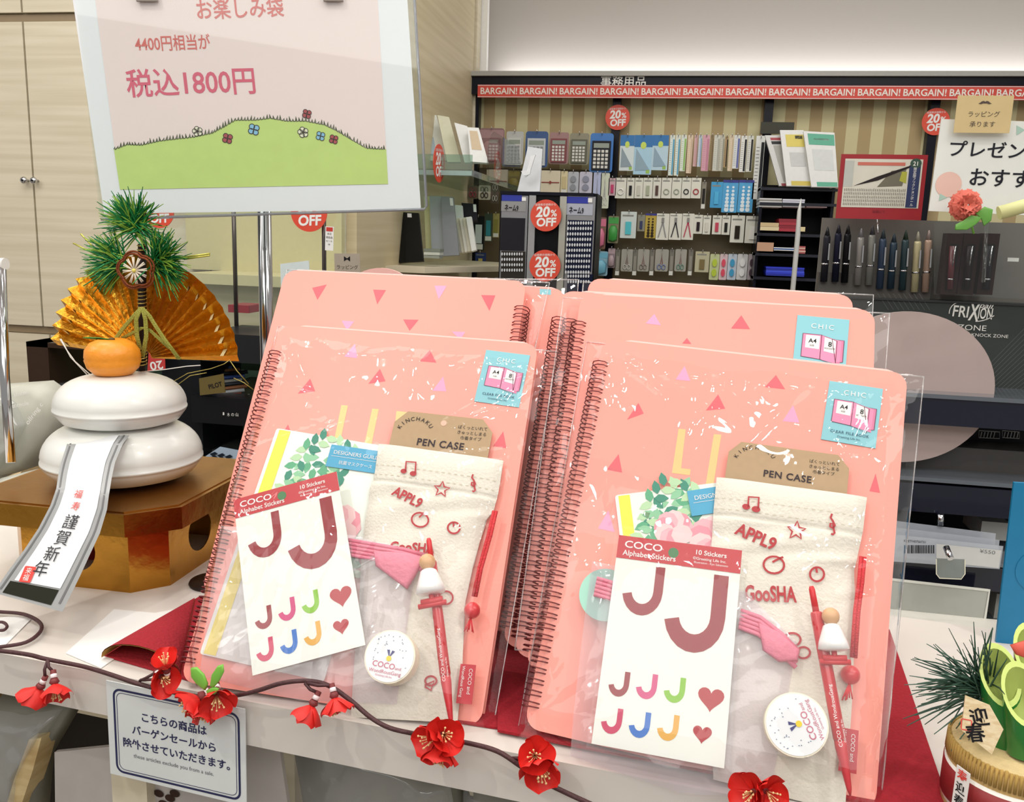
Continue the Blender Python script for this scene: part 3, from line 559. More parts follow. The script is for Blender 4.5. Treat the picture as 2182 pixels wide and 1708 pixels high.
sticker_sheet(FRT, [(1318, 1138), (1583, 1175), (1541, 1634), (1262, 1586)], .0215, 'upright sheet of letter J and heart stickers in the front right bag')
# masking tape rolls
def tape(fr, c, w, r, rot, label):
    u, v = fr.uv(*c, w + .015); o = thing('tape_roll', label, 'tape', fr.pt(u, v, w), 'round tape rolls in the gift bags')
    f = Fr(fr.pt(u, v, w), fr.a, -fr.n if False else fr.n); f = Fr(fr.pt(u, v, w), fr.a, fr.b)
    mb = MB(); mb.prism(f, circ(0, 0, r, 40), 0, .0145); build('roll', mb, M('#efe6cf', .5), o)
    for k in range(2): build('groove', MB().prism(f, circ(0, 0, r * 1.004, 40), .004 + k * .005, .0045 + k * .005), M('#d8cba8', .6), o)
    build('label_disc', MB().prism(f, circ(0, 0, r * .95, 40), .0145, .015), M('#e6e8ea', .3, var=.01), o)
    g = Fr(f.O, f.a * math.cos(rot) + f.b * math.sin(rot), -f.a * math.sin(rot) + f.b * math.cos(rot)); tp = M('#c2607a', .5, var=0)
    text(o, g, 'COCO', -r * .12, -r * .45, r * .30, tp, .0154, .006, .04); text(o, g, 'and', r * .47, -r * .42, r * .17, tp, .0154, 0, .04)
    text(o, g, 'WondRousGang', 0, -r * .65, r * .19, tp, .0154, 0, .06); text(o, g, 'Greeting Life Inc.', 0, -r * .77, r * .10, tp, .0154, 0, .04)
    rnd = random.Random(3); mb = MB()
    for k in range(26):
        a = rnd.uniform(-.4, PI + .4); q = rnd.uniform(.45, .85) * r; x, y = q * math.cos(a), q * math.sin(a)
        mb.poly(g, [(x - .0004, y - .0004), (x + .0004, y - .0003), (x + .0002, y + .0005)], .0154)
    build('confetti_print', mb, M('#5a6a8a', .6), o)
    build('medal_print', MB().poly(g, circ(0, -r * .08, r * .10, 16), .0155), M('#f0cf30', .5), o)
    build('ribbon_print', MB().poly(g, [(-r * .16, r * .22), (-r * .05, r * .24), (0, 0), (r * .05, r * .24), (r * .16, r * .22), (0, -r * .05)], .0154), M('#3c3a78', .5), o)
tape(FL, (830, 1398), .021, .0185, -.1, 'round white masking tape roll at the foot of the front left bag')
tape(FRT, (1697, 1543), .021, .0192, 2.05, 'round white masking tape roll turned sideways in the front right bag')
# pens with white toppers
def pen(fr, p0, p1, w, r, top, label):
    a = fr.pt(*fr.uv(*p0, w), w); b = fr.pt(*fr.uv(*p1, w), w); d = (b - a).normalized(); L = (b - a).length
    o = thing('ballpoint_pen', label, 'pen', b, 'red pens with white toppers in the gift bags')
    build('barrel', MB().tube([a + d * L * .12, a + d * L * .13, a + d * L * .74, a + d * L * .75], [r * .9, r, r, r * .9], 18), PENR, o)
    build('grip_cone', MB().tube([a + d * L * .75, a + d * L * .78, a + d * L * .97, b], [r * .92, r * .95, r * .4, r * .12], 18), M('#c92f38', .3, var=0), o)
    build('push_button', MB().tube([a - d * .002, a, a + d * L * .12], [r * .35, r * .5, r * .55], 14), M('#d9262f', .3, var=0), o)
    t0 = fr.pt(*fr.uv(*top[0], w + r * 1.3), w + r * 1.3); t1 = fr.pt(*fr.uv(*top[1], w + r * 1.3), w + r * 1.3); td = (t1 - t0); tl = td.length; td.normalize()
    q = lambda k: t0 + td * tl * k
    t = build('clip_topper', MB().tube([q(.30), q(.34), q(.45), q(.62), q(.74), q(.78)], [tl * .09, tl * .15, tl * .19, tl * .25, tl * .27, tl * .13], 18), M('#f5f4f2', .25, var=0, coat=.5), o)
    s1 = td.cross(fr.n).normalized()
    build('topper_ball', MB().ball(q(.17), tl * .155, 16), M('#d9a878', .4, var=0), t)
    build('topper_foot', MB().tube([q(.78), q(.9)], tl * .05, 8).tube([q(.9) + s1 * tl * .2, q(.9) - s1 * tl * .2], tl * .065, 10).tube([q(.96) + s1 * tl * .26, q(.96) - s1 * tl * .26], tl * .05, 10), M('#d12f36', .3, var=0), t)
    f = Fr((a + b) / 2 + fr.n * (r * 1.02), -d, fr.n.cross(-d)); f.n = fr.n
    text(o, f, 'COCO and WondrousGang', -L * .28, -r * .1, r * .8, PAPER, .0001, 0, 0, 'LEFT'); text(o, f, '©Greeting Life Inc.', -L * .26, -r * .75, r * .45, PAPER, .0001, 0, 0, 'LEFT')
pen(FL, (914, 1152), (962, 1545), .026, .0040, ((908, 1178), (922, 1292)), 'red ballpoint pen with white topper in the front left bag')
pen(FRT, (1730, 1255), (1812, 1695), .026, .0040, ((1768, 1292), (1780, 1415)), 'red ballpoint pen with white topper in the front right bag')
# the bags themselves
gift_bag(FL, [(580, 680), (1186, 733), (1037, 1592), (383, 1470)], 'cellophane gift bag at front left holding stickers, pen and pen case', .036, seed=3, base=-.012)
gift_bag(FRT, [(1246, 712), (1978, 786), (1880, 1760), (1088, 1592)], 'cellophane gift bag at front right holding stickers, pen and pen case', .036, seed=8, base=-.012)
gift_bag(BL, [(600, 558), (1168, 585), (1010, 1300), (440, 1200)], 'cellophane gift bag behind the front left one, book upside down', .012, 24, 30, seed=11, base=-.012, loc=BL.pt(.12, 0, -.01))
gift_bag(BL2, [(640, 575), (1230, 580), (1180, 1300), (520, 1250)], 'cellophane gift bag at the back of the left row', .010, 16, 24, seed=12, base=-.012)
gift_bag(BR, [(1196, 618), (1904, 650), (1850, 1400), (1090, 1380)], 'cellophane gift bag directly behind the front right one', .012, 24, 30, seed=14, base=-.012)
gift_bag(BR2, [(1240, 585), (1868, 612), (1840, 1300), (1180, 1250)], 'cellophane gift bag at the back of the right row', .010, 16, 24, seed=15, base=-.012)
# ================================================================== NEW YEAR ORNAMENT
FOIL = M('#c08a38', .26, 1, .14, 60, .35); FOILD = M('#a06a20', .3, 1, .2, 90, .2); MOCHI = M('#e7e7e1', .3, var=.01, coat=.2)
MX, MY = -.545, .788; PZ = TR + .087
def octa(h, k, cx=MX, cy=MY): return [(cx + x, cy + y) for x, y in ((-h + k, -h), (h - k, -h), (h, -h + k), (h, h - k), (h - k, h), (-h + k, h), (-h, h - k), (-h, -h + k))]
st = thing('offering_stand', 'gold foil card stand with clipped corners under the white rice cake ornament', 'stand', (MX, MY, TR))
mb = MB(); o8 = octa(.106, .036); i8 = octa(.101, .034)
mb.prism(W0, o8, PZ - .0225, PZ - .001); build('tray_rim', mb, FOIL, st)
build('tray_floor', MB().prism(W0, i8, PZ - .001, PZ), M('#a87838', .35, 1, .1, 40, .3), st)
b8 = octa(.083, .026)
def hullface(i, hole):
    a, b = Vector(b8[i]), Vector(b8[(i + 1) % 8]); L = (b - a).length; h = .0645
    f = Fr((a.x, a.y, TR), ((b - a).x, (b - a).y, 0), (0, 0, 1)); mb = MB()
    if not hole: mb.prism(f, [(0, 0), (L, 0), (L, h), (0, h)], -.001, 0)
    else:
        r = .022; c = (L / 2, h * .58); n = 24; C = circ(c[0], c[1], r, n, r * .95)
        def rim(p):
            d = Vector(p) - Vector(c); k = min((L / 2) / max(1e-6, abs(d.x)), ((h - c[1]) if d.y > 0 else c[1]) / max(1e-6, abs(d.y))); return (c[0] + d.x * k, c[1] + d.y * k)
        O_ = [rim(p) for p in C]; vs = []
        for w_ in (0, -.001): vs += [f.pt(*p, w_) for p in C] + [f.pt(*p, w_) for p in O_]
        fs = [(i_, n + i_, n + (i_ + 1) % n, (i_ + 1) % n) for i_ in range(n)] + [(2 * n + i_, 2 * n + (i_ + 1) % n, 3 * n + (i_ + 1) % n, 3 * n + i_) for i_ in range(n)] + [(i_, (i_ + 1) % n, 2 * n + (i_ + 1) % n, 2 * n + i_) for i_ in range(n)]
        mb.add(vs, fs)
        for cr_ in ((0, 0), (L, 0), (L, h), (0, h)):
            mb.add([f.pt(*cr_, 0)] + [f.pt(*p, 0) for p in sorted(O_, key=lambda p: (p[0] - cr_[0]) ** 2 + (p[1] - cr_[1]) ** 2)[:2]], [(0, 1, 2)])
    build('base_panel', mb, [FOIL], st)
for i in range(8): hullface(i, i % 2 == 0)
f = Fr((MX + .012, MY - .082, PZ), (1, 0, 0), (0, .25, 1)); build('locking_tab', MB().prism(f, rrect(-.013, 0, .013, .017, .004, 3), 0, .0008), M('#b06a28', .3, 1, .1, 50, .2), st)
om = thing('rice_cake_ornament', 'two stacked white rice cakes topped with a mandarin and gold fan', 'ornament', (MX, MY, PZ))
def cake(r, z0, h, nm):
    pr = [(r * .30, 0), (r * .62, h * .03), (r * .88, h * .13), (r * .985, h * .30), (r * .99, h * .335), (r * 1.005, h * .345), (r * 1.003, h * .375), (r * .99, h * .385)]
    pr += [(r * (math.cos(a) ** .62) if math.cos(a) > 0 else 0, h * (.385 + .615 * math.sin(a) ** .95)) for a in [PI / 2 * k / 12 for k in range(1, 12)]] + [(r * .12, h * .998)]
    return build(nm, MB().lathe(Fr((MX, MY, z0), (1, 0, 0), (0, 0, 1)), pr, 64), MOCHI, om)
cake(.0775, PZ, .062, 'lower_cake'); cake(.0635, PZ + .056, .053, 'upper_cake')
oz = PZ + .107; OX, OY = MX - .004, MY - .004
ORG = M('#f49a2c', .35, var=.06, scale=200, bump=.35)
pr = [(.006, 0), (.018, .0025), (.0245, .009), (.0268, .0165), (.0262, .018), (.0268, .0195), (.026, .027), (.021, .034), (.013, .0378), (.006, .0375), (.002, .0365)]
mn = build('mandarin', MB().lathe(Fr((OX, OY, oz), (1, 0, 0), (0, 0, 1)), pr, 40), ORG, om)
lf = Fr((OX - .002, OY - .004, oz + .038), (-1, -.3, .06), (0, -.3, 1))
build('leaf', MB().prism(Fr((OX, OY - .002, oz + .0375), (-1, -.2, .02), (.2, -1, .35)), [(0, 0), (.008, .005), (.018, .005), (.027, .001), (.018, -.004), (.008, -.004)], 0, .0006), M('#2c9a3a', .35), mn)
build('stem_button', MB().lathe(Fr((OX, OY, oz + .0365), (1, 0, 0), (0, 0, 1)), [(.003, 0), (.003, .002), (.001, .0028)], 10), M('#5a4a20', .6), mn)
# fan behind
FANY = .835
ff = Fr(at_y(308, 762, FANY), (1, 0, 0), (0, 0, 1)); GF = M('#dc9f34', .3, 1, .25, 160, .5); GF2 = M('#a86a14', .26, 1, .15, 120, .3)
ko = at_y(308, 762, FANY); kx = (at_y(508, 762, FANY) - ko).length
fan = build('fan', MB(), [GF], om) if False else None
npl = 22; a0, a1 = math.radians(176), math.radians(1); fmb = MB(); rimv = []
for k in range(npl):
    t0 = a0 + (a1 - a0) * k / npl; t1 = a0 + (a1 - a0) * (k + 1) / npl; tm = (t0 + t1) / 2
    R0, R1, z0 = .008, kx * 1.0, .0
    P = lambda r, t, w: ff.pt(r * math.cos(t), r * math.sin(t), w)
    rows = [(R0, .0005), (kx * .5, .0022), (kx * .95, .0042)]
    vs = []
    for r, d in rows: vs += [P(r, t0, -d), P(r, tm, d), P(r, t1, -d)]
    vs += [P(kx * .985, t0, -.0042), P(kx * 1.012, tm, .0042), P(kx * .985, t1, -.0042)]
    fmb.k = 0; fmb.add(vs, [(3 * i + j + 3, 3 * i + j + 4, 3 * i + j + 1, 3 * i + j) for i in range(3) for j in range(2)])
fan = build('fan', fmb, [GF], om)
rb = MB()
for k in range(npl):
    tm = a0 + (a1 - a0) * (k + .5) / npl; t0 = a0 + (a1 - a0) * k / npl; r = kx * .86
    rb.add([ff.pt((r - .002) * math.cos(t0), (r - .002) * math.sin(t0), -.004), ff.pt((r + .002) * math.cos(t0), (r + .002) * math.sin(t0), -.004), ff.pt((r + .002) * math.cos(tm), (r + .002) * math.sin(tm), .0065), ff.pt((r - .002) * math.cos(tm), (r - .002) * math.sin(tm), .0065)], [(0, 1, 2, 3)])
build('ribbon_lacing', rb, M('#e9dfae', .3, .3, .05), fan)
e = MB()
for k in range(npl + 1):
    t0 = a0 + (a1 - a0) * k / npl; e.tube([ff.pt(.01 * math.cos(t0), .01 * math.sin(t0), -.0005), ff.pt(kx * .97 * math.cos(t0), kx * .97 * math.sin(t0), -.0058)], .0004, 4)
build('fold_edges', e, M('#e8c070', .2, 1, 0), fan)
# decorated stick
sx = lambda px, py, Y=.822: at_y(px, py, Y)
build('stick', MB().tube([sx(303, 800), sx(303, 520)], .0042, 12), M('#2a1d18', .4), om)
wr = MB()
for y in list(range(620, 665, 8)) + list(range(522, 540, 9)) + list(range(740, 776, 7)): c = sx(303, y); wr.tube([c + Vector((.0046 * math.cos(a), .0046 * math.sin(a), .001 * math.sin(a))) for a in [2 * PI * k / 10 for k in range(11)]], .0007, 4)
build('gold_wrap', wr, M('#c9b060', .3, .8, 0), om)
NG = [M('#1f8a4a', .25, .35, .2), M('#8fb845', .35, .2, .2), M('#0f6b3a', .25, .4, .2)]
def sprig(c, dirs, n, L, nm='pine_sprig', par=om, mats=NG, Y=.815, rr=.0007):
    mb = MB()
    for k in range(n):
        a = random.choice(dirs) + random.gauss(0, .34); el = random.gauss(0, .4); l = L * random.uniform(.65, 1.05)
        d = Vector((math.cos(a) * math.cos(el), -abs(math.sin(el)) * .9, math.sin(a) * math.cos(el)))
        b = c + Vector((random.uniform(-1, 1), random.uniform(-.5, .5), random.uniform(-1, 1))) * .007
        mb.k = random.choice((0, 0, 1, 1, 2)); mb.tube([b, b + d * l * .6, b + d * l + Vector((0, 0, -.002))], [rr * 1.2, rr, rr * .5], 4, False)
    return build(nm, mb, mats, par, kind='stuff')
R_ = math.radians
sprig(sx(288, 480), [R_(60), R_(90), R_(130), R_(165), R_(190), R_(30), R_(110), R_(-20)], 230, .037)
sprig(sx(258, 558), [R_(120), R_(150), R_(180), R_(200), R_(215)], 190, .037)
sprig(sx(335, 560), [R_(60), R_(35), R_(10), R_(-15), R_(-40)], 200, .039)
gw = MB()
for a, b in (((210, 545), (156, 518)), ((212, 540), (172, 498)), ((390, 548), (447, 540)), ((392, 552), (447, 544)), ((200, 605), (228, 598))): build('gold_tinsel', MB().tube([sx(*a), sx(*b)], .0009, 5), M('#c9c45a', .3, .6, 0), om)
# plum knot
pc_ = Fr(sx(290, 576, .808), (1, 0, 0), (0, 0, 1)); km = MB()
for rr, k0 in ((.0165, 0), (.0145, 1)):
    pts = []
    for i in range(61):
        a = 2 * PI * i / 60; r = rr * (1 + .17 * abs(math.sin(2.5 * a + .3))); pts.append(pc_.pt(r * math.cos(a) * 1.12, r * math.sin(a), k0 * .001))
    km.tube(pts, .0011, 6)
build('plum_knot', km, M('#8a4420', .35, .5, .2, 900, .6), om)
sm = MB()
for i in range(12):
    a = 2 * PI * i / 12 + .1; sm.tube([pc_.pt(.002 * math.cos(a), .002 * math.sin(a), .003), pc_.pt(.0135 * math.cos(a - .07), .0135 * math.sin(a - .07), .002)], .0007, 5)
    sm.tube([pc_.pt(.002 * math.cos(a), .002 * math.sin(a), .003), pc_.pt(.0135 * math.cos(a + .07), .0135 * math.sin(a + .07), .002)], .0007, 5)
build('straw_star', sm, M('#e8dcc8', .6), om); build('star_centre', MB().ball(pc_.pt(0, 0, .0035), .0022, 8), M('#e6d668', .5), om)
BRD = M('#aaa848', .5, .2, .3, 900, 1)
def braid(pts, Y=.80):
    P = [at_y(x, y, Y) for x, y in pts]; mb = MB()
    for o_ in (-.0013, 0, .0013): mb.tube([p + Vector((o_, 0, 0)) for p in P], .0011, 6)
    build('braid', mb, BRD, om)
braid([(301, 656), (286, 672), (262, 700), (246, 722), (243, 742)]); braid([(303, 656), (318, 672), (332, 695), (350, 722), (382, 765)]); braid([(300, 656), (290, 680), (292, 715), (299, 745)])
braid([(304, 656), (310, 680), (312, 715), (304, 760)]); braid([(258, 722), (285, 708), (303, 698), (318, 702), (340, 722), (362, 742)], .803)
wm = MB(); wm.tube([at_y(x, y, .80) for x, y in ((128, 722), (142, 745), (160, 770), (195, 800))], .0006, 4); wm.tube([at_y(x, y, .80) for x, y in ((130, 722), (150, 760), (185, 797))], .0006, 4)
build('white_wire', wm, M('#e8e4dc', .4), om); wm = MB(); wm.tube([at_y(x, y, .80) for x, y in ((300, 792), (350, 787), (398, 780), (427, 778))], .0006, 4)
build('white_wire', wm, M('#e8e4dc', .4), om)
wm = MB(); wm.tube([at_y(x, y, .82) for x, y in ((365, 815), (400, 795), (450, 785), (478, 775), (490, 766))], .0005, 4); wm.tube([at_y(x, y, .82) for x, y in ((490, 768), (505, 790), (530, 818))], .0005, 4); wm.tube([at_y(x, y, .82) for x, y in ((375, 822), (405, 800), (440, 794))], .0005, 4)
wm.tube([at_y(x, y, .82) for x, y in ((498, 805), (520, 815), (540, 830))], .0005, 4); build('gold_wire', wm, M('#b9a95a', .35, .6, 0), om)
# greeting ribbon: from between the cakes, over the tray edge, down to the table
RF_A, RF_B, RF_C = at_y(120, 1040, .668), at_y(232, 1050, .668), at_y(-15, 1262, .606)
RF = Fr(RF_A, RF_B - RF_A, (RF_A - RF_C) - (RF_B - RF_A) * ((RF_A - RF_C).dot(RF_B - RF_A) / (RF_B - RF_A).length_squared))
rows = [(148, 930, 276, 927, .742), (142, 948, 262, 945, .722), (130, 985, 245, 985, .703), (124, 1012, 238, 1018, .686)]
rl = [(at_y(a, b, Y), at_y(c, d, Y)) for a, b, c, d, Y in rows]
for (a, b, c, d) in ((120, 1040, 232, 1055), (108, 1075, 228, 1085), (82, 1125, 213, 1135), (52, 1170, 192, 1180), (22, 1210, 170, 1228), (-15, 1262, 133, 1303)):
    rl.append((RF.pt(*RF.uv(a, b)), RF.pt(*RF.uv(c, d))))
def rib(s, t, w=0):
    x = t * (len(rl) - 1); i = min(int(x), len(rl) - 2); k = x - i; l = rl[i][0].lerp(rl[i + 1][0], k); r = rl[i][1].lerp(rl[i + 1][1], k); n = (r - l).cross(rl[i + 1][0] - rl[i][0]).normalized()
    return l.lerp(r, s) - n * w if n.y > 0 else l.lerp(r, s) + n * w
rb = build('greeting_ribbon', MB().grid(6, 36, lambda s, t: rib(s, t)), M('#a3a4a4', .3, .1, .05), om)
build('ribbon_paper', MB().grid(6, 36, lambda s, t: rib(.17 + .66 * s, t * .935, .0006)), M('#e9eaec', .4, var=0), rb)
build('dark_end', MB().grid(6, 4, lambda s, t: rib(.12 + .70 * s, .94 + t * .05, .0004)), M('#2b2c24', .25), rb)
build('edge_line', MB().grid(1, 30, lambda s, t: rib(.05 + .03 * s, t * .98, .0004)).grid(1, 30, lambda s, t: rib(.90 + .03 * s, t * .98, .0004)), M('#6a6b6b', .4), rb)
RT = M('#3a3a3e', .6, var=0); RR = M('#e0463c', .5, var=0)
def rchar(ch, x, y, h, m, o=.01):
    u, v = RF.uv(x, y, .0016); text(rb, RF, ch, u, v - .35 * h, h, m, .0016, o, -.02)
for ch, x, y, h, m in (('福', 167, 1052, .0085, RR), ('寿', 161, 1078, .0085, RR), ('謹', 150, 1112, .0145, RT), ('賀', 133, 1146, .0145, RT), ('新', 110, 1180, .0145, RT), ('年', 87, 1212, .0145, RT)): rchar(ch, x, y, h, m, .0)
u, v = RF.uv(59, 1223, .0014); build('seal_print', MB().poly(RF, rrect(u - .0055, v - .007, u + .0055, v + .007, .001, 2), .0014), RR, rb)
text(rb, RF, '来\n福', u, v + .0008, .006, PAPER, .0018)
# ================================================================== POSTER STAND
PFm = book_frame(0, 0, 0, 20.5, 2.5, 3.9); pc0 = at_y(540, 450, .95)
PF = Fr(pc0, PFm.a, PFm.b)
ps = thing('poster_stand', 'upright sale poster in a clear acrylic holder on a chrome pole', 'sign', Vector((pc0.x, pc0.y + .03, TR)))
bl_, br_ = PF.uv(222, 455), PF.uv(897, 446); tl_, tr_ = PF.uv(155, 0), PF.uv(868, 0)
ext = lambda a, b, k=1.35: (b[0] + (a[0] - b[0]) * k, b[1] + (a[1] - b[1]) * k)
tl2, tr2 = ext(tl_, bl_), ext(tr_, br_)
build('poster_sheet', MB().prism(PF, [bl_, br_, tr2, tl2], -.0004, 0), M('#f4f5f9', .35, var=.01), ps)
al, ar, at1, at2 = PF.uv(256, 404), PF.uv(827, 392), ext(PF.uv(203, 0), PF.uv(256, 404)), ext(PF.uv(805, 0), PF.uv(827, 392))
build('pink_print', MB().poly(PF, [al, ar, at2, at1], .0003), M('#f8e4e1', .5, var=.01, scale=12), ps)
hill = [(243, 318), (270, 308), (300, 309), (340, 300), (375, 296), (410, 292), (450, 284), (480, 268), (500, 256), (540, 256), (575, 252), (610, 258), (650, 258), (690, 266), (715, 278), (745, 296), (780, 316), (823, 318)]
hu = [PF.uv(*p) for p in hill]
build('hill_print', MB().poly(PF, hu + [ar, al], .0005), M('#cbe283', .6, var=.06, scale=60), ps)
gl = []
for i in range(len(hill) - 1):
    (x0, y0), (x1, y1) = hill[i], hill[i + 1]; n = max(2, int((x1 - x0) / 6))
    for k in range(n):
        t = k / n; x, y = x0 + (x1 - x0) * t, y0 + (y1 - y0) * t; gl += [(x, y), (x + random.uniform(-1, 3), y - random.uniform(4, 11)), (x + 3, y + 1)]
build('grass_line_print', MB().stroke(PF, [PF.uv(*p) for p in gl], .0011, .0008), M('#3c4a20', .6, var=0), ps)
def flw(x, y, s, col):
    u, v = PF.uv(x, y)
    for k in range(4 if col != 'w' else 5):
        a = 2 * PI * k / (4 if col != 'w' else 5) + .5; cu, cv = u + s * .6 * math.cos(a), v + s * .6 * math.sin(a)
        mb = MB(); mb.k = 0; mb.poly(PF, circ(cu, cv, s * .5, 10), .0009); mb.k = 1; mb.stroke(PF, circ(cu, cv, s * .5, 10), s * .14, .0010, True)
        build('petal_print', mb, [M({'b': '#8cc4e6', 'r': '#b04a50', 'w': '#f3f0d8'}[col], .5), M('#3a3530', .5, var=0)], ps)
for x, y, s, c in ((421, 280, .005, 'w'), (485, 295, .0055, 'r'), (541, 276, .006, 'b'), (646, 282, .0055, 'w'), (683, 290, .005, 'b'), (711, 297, .005, 'r'), (654, 243, .005, 'r')): flw(x, y, s, c)
PT = M('#e0627c', .5, var=0); PT2 = M('#dd6f68', .5, var=0)
ptext(ps, PF, 'お楽しみ袋', (421, 38), (606, 32), 34, PT2, .0006, .012); ptext(ps, PF, '4400円相当が', (289, 107), (449, 102), 26, PT2, .0006, .01)
ptext(ps, PF, '税込1800円', (272, 202), (545, 194), 46, PT, .0006, .014)
g0, g1, g2, g3 = PF.uv(205, 462), PF.uv(903, 452), tr2, tl2
rect4 = [(bl_[0] - .004, bl_[1] - .006), (br_[0] + .006, bl_[1] - .006), (br_[0] + .006, tl2[1]), (bl_[0] - .004, tl2[1])]
build('acrylic_cover', MB().poly(PF, rect4, .0032), GLASS, ps)
build('acrylic_back', MB().poly(PF, rect4, -.003), GLASS, ps)
ge = MB(); ge.tube([PF.pt(bl_[0] - .004, bl_[1] - .006, 0), PF.pt(br_[0] + .004, bl_[1] - .006, 0), PF.pt(br_[0] + .007, bl_[1] - .002, 0), PF.pt(br_[0] + .006, tl2[1], 0)], .0016, 8)
build('acrylic_edge', ge, M('#9a9ca4', .2, .2, 0, alpha=.7), ps)
for px_, wpx in ((315, 34), (710, 36)):
    u, v = PF.uv(px_, -6); build('bulldog_clip', MB().prism(PF, [(u - .011, v - .006), (u + .011, v - .006), (u + .009, v + .02), (u - .009, v + .02)], .0038, .007), M('#8a7f76', .4), ps)
pt_ = at_y(563, 452, .985); pb_ = Vector((pt_.x, pt_.y, TR + .006))
pl = MB(); pl.tube([pt_ + Vector((0, 0, .04)), pb_], .0082, 20); build('pole', pl, CHROME, ps)
for dx in (-.0035, .0035): build('pole_groove', MB().tube([pt_ + Vector((dx, -.0075, .03)), pb_ + Vector((dx, -.0075, .01))], .0009, 6), M('#3a3f40', .4, .6, 0), ps)
build('pole_foot', MB().lathe(Fr(pb_ - Vector((0, 0, .006)), (1, 0, 0), (0, 0, 1)), [(.03, 0), (.03, .003), (.012, .006)], 24), CHROME, ps)
# ================================================================== GARLAND
BARK = M('#4a2a2c', .6, var=.2, scale=300, bump=.5); PETR = M('#e0261f', .55, var=.12, scale=90); STAM = M('#f0c890', .5); BUD = M('#efe4e4', .5); LEAFG = M('#7fc24a', .45, var=.15)
gf = TF.off(.012)
def gp(x, y, w=0): return gf.pt(*gf.uv(x, y, w), w)
gar = thing('blossom_garland', 'brown wire garland of red silk blossoms along the table front edge', 'garland', gp(600, 1460))
path = [(-30, 1383), (0, 1386), (60, 1394), (100, 1404), (180, 1420), (240, 1438), (290, 1455), (350, 1470), (430, 1484), (500, 1481), (545, 1472), (600, 1455), (655, 1450), (700, 1460), (745, 1490), (790, 1528), (830, 1550), (880, 1562), (940, 1573), (1000, 1583), (1060, 1600), (1110, 1632), (1160, 1665), (1210, 1690), (1280, 1722)]
def smooth(P, n=5):
    out = []
    for i in range(len(P) - 1):
        a, b, c, d = P[max(i - 1, 0)], P[i], P[i + 1], P[min(i + 2, len(P) - 1)]
        for k in range(n):
            t = k / n; out.append(.5 * ((2 * b) + (-a + c) * t + (2 * a - 5 * b + 4 * c - d) * t * t + (-a + 3 * b - 3 * c + d) * t ** 3))
    return out + [P[-1]]
build('stem', MB().tube(smooth([gp(x, y, .004 * math.sin(i * 1.3)) for i, (x, y) in enumerate(path)]), .0017, 8), BARK, gar)
lp = [at_z(x, y, TR + .004) for x, y in ((-40, 1300), (0, 1303), (50, 1308), (84, 1325), (86, 1345), (55, 1368), (0, 1378), (-40, 1384))]
build('stem_loop', MB().tube(smooth(lp), .0016, 8), BARK, gar)
build('stem_curl', MB().tube(smooth([at_z(x, y, TR + .006) for x, y in ((-15, 1326), (5, 1325), (15, 1333), (8, 1342), (-12, 1342))]), .0013, 6), BARK, gar)
def blossom(x, y, dx, dy, toward, r=.0125, ax=None, n=5, seed=0, attach=None):
    """cup of petals at picture point, opening along (dx,dy) in the edge plane, leaning 'toward' the viewer"""
    rnd = random.Random(seed * 7 + 1); c = gp(x, y, .010)
    d = (gf.a * dx + gf.b * dy + gf.n * toward).normalized(); p = d.orthogonal().normalized(); q = d.cross(p)
    root = gar; b = build('blossom', MB().tube([c - d * r * 1.3, c - d * r * .75], [r * .17, r * .2], 8).tube([c - d * r * .75, c - d * r * .55, c - d * r * .35], [r * .22, r * .30, r * .12], 8), M('#7a3030', .6), root)
    build('bud_cap', MB().tube([c - d * r * 1.05, c - d * r * .8], [r * .19, r * .21], 8), BUD, b)
    for k in range(n):
        a = 2 * PI * (k + rnd.uniform(-.12, .12)) / n; e = p * math.cos(a) + q * math.sin(a); s_ = d.cross(e); op = rnd.uniform(.55, 1.0)
        def pf(s, t):
            ww = math.sin(PI * (.10 + .78 * t)) ** .6 * r * .80; lat = (s - .5) * 2
            rad = r * (.10 + op * 1.08 * (t ** .9) * (1 - .20 * lat * lat * t)); ht = -r * .45 + r * 1.15 * (t ** 1.2) * (1.15 - .55 * op) + r * .18 * lat * lat
            return c + e * rad + d * ht + s_ * lat * ww * (.45 + .55 * t)
        build('petal', MB().grid(8, 10, pf), PETR, b)
    sm = MB()
    for k in range(9):
        a = 2 * PI * k / 9; e = p * math.cos(a) + q * math.sin(a); tip = c + d * r * rnd.uniform(.3, .6) + e * r * rnd.uniform(.15, .4); sm.tube([c - d * r * .4, tip], r * .025, 4); sm.ball(tip, r * .06, 6)
    build('stamens', sm, STAM, b)
    if attach:
        ap = gp(*attach, .002); build('twig', MB().tube([ap, ap.lerp(c - d * r * 1.2, .5) + gf.n * .002, c - d * r * 1.2], .0012, 6), BARK, gar)
T_ = (102, 1405)
blossom(78, 1478, -.45, -1, .25, .0125, seed=1, attach=T_); blossom(118, 1472, .5, -.9, .45, .0125, seed=2, attach=T_)
blossom(352, 1412, .1, 1, .3, .0115, seed=3, attach=(300, 1448)); blossom(348, 1445, .9, .1, .6, .0125, seed=4, attach=(298, 1450))
blossom(408, 1498, -.7, -.5, 1.0, .0140, seed=5, attach=(440, 1482)); blossom(462, 1490, .7, -.3, 1.0, .0135, seed=6, attach=(442, 1482)); blossom(432, 1512, 0, -.9, .9, .0125, seed=7)
blossom(658, 1518, -.3, -1, .6, .0120, seed=8, attach=(650, 1455)); blossom(716, 1502, .5, -.9, .5, .0115, seed=9, attach=(655, 1455))
blossom(918, 1575, -.5, .1, 1.0, .0135, seed=10, attach=(868, 1560)); blossom(948, 1565, .5, .5, .8, .0135, seed=11); blossom(938, 1608, 0, -.9, .7, .0120, seed=12)
blossom(1140, 1610, .2, .5, .9, .0120, seed=13, attach=(1090, 1615)); blossom(1152, 1640, .5, -.3, 1.0, .0145, seed=14, attach=(1095, 1620))
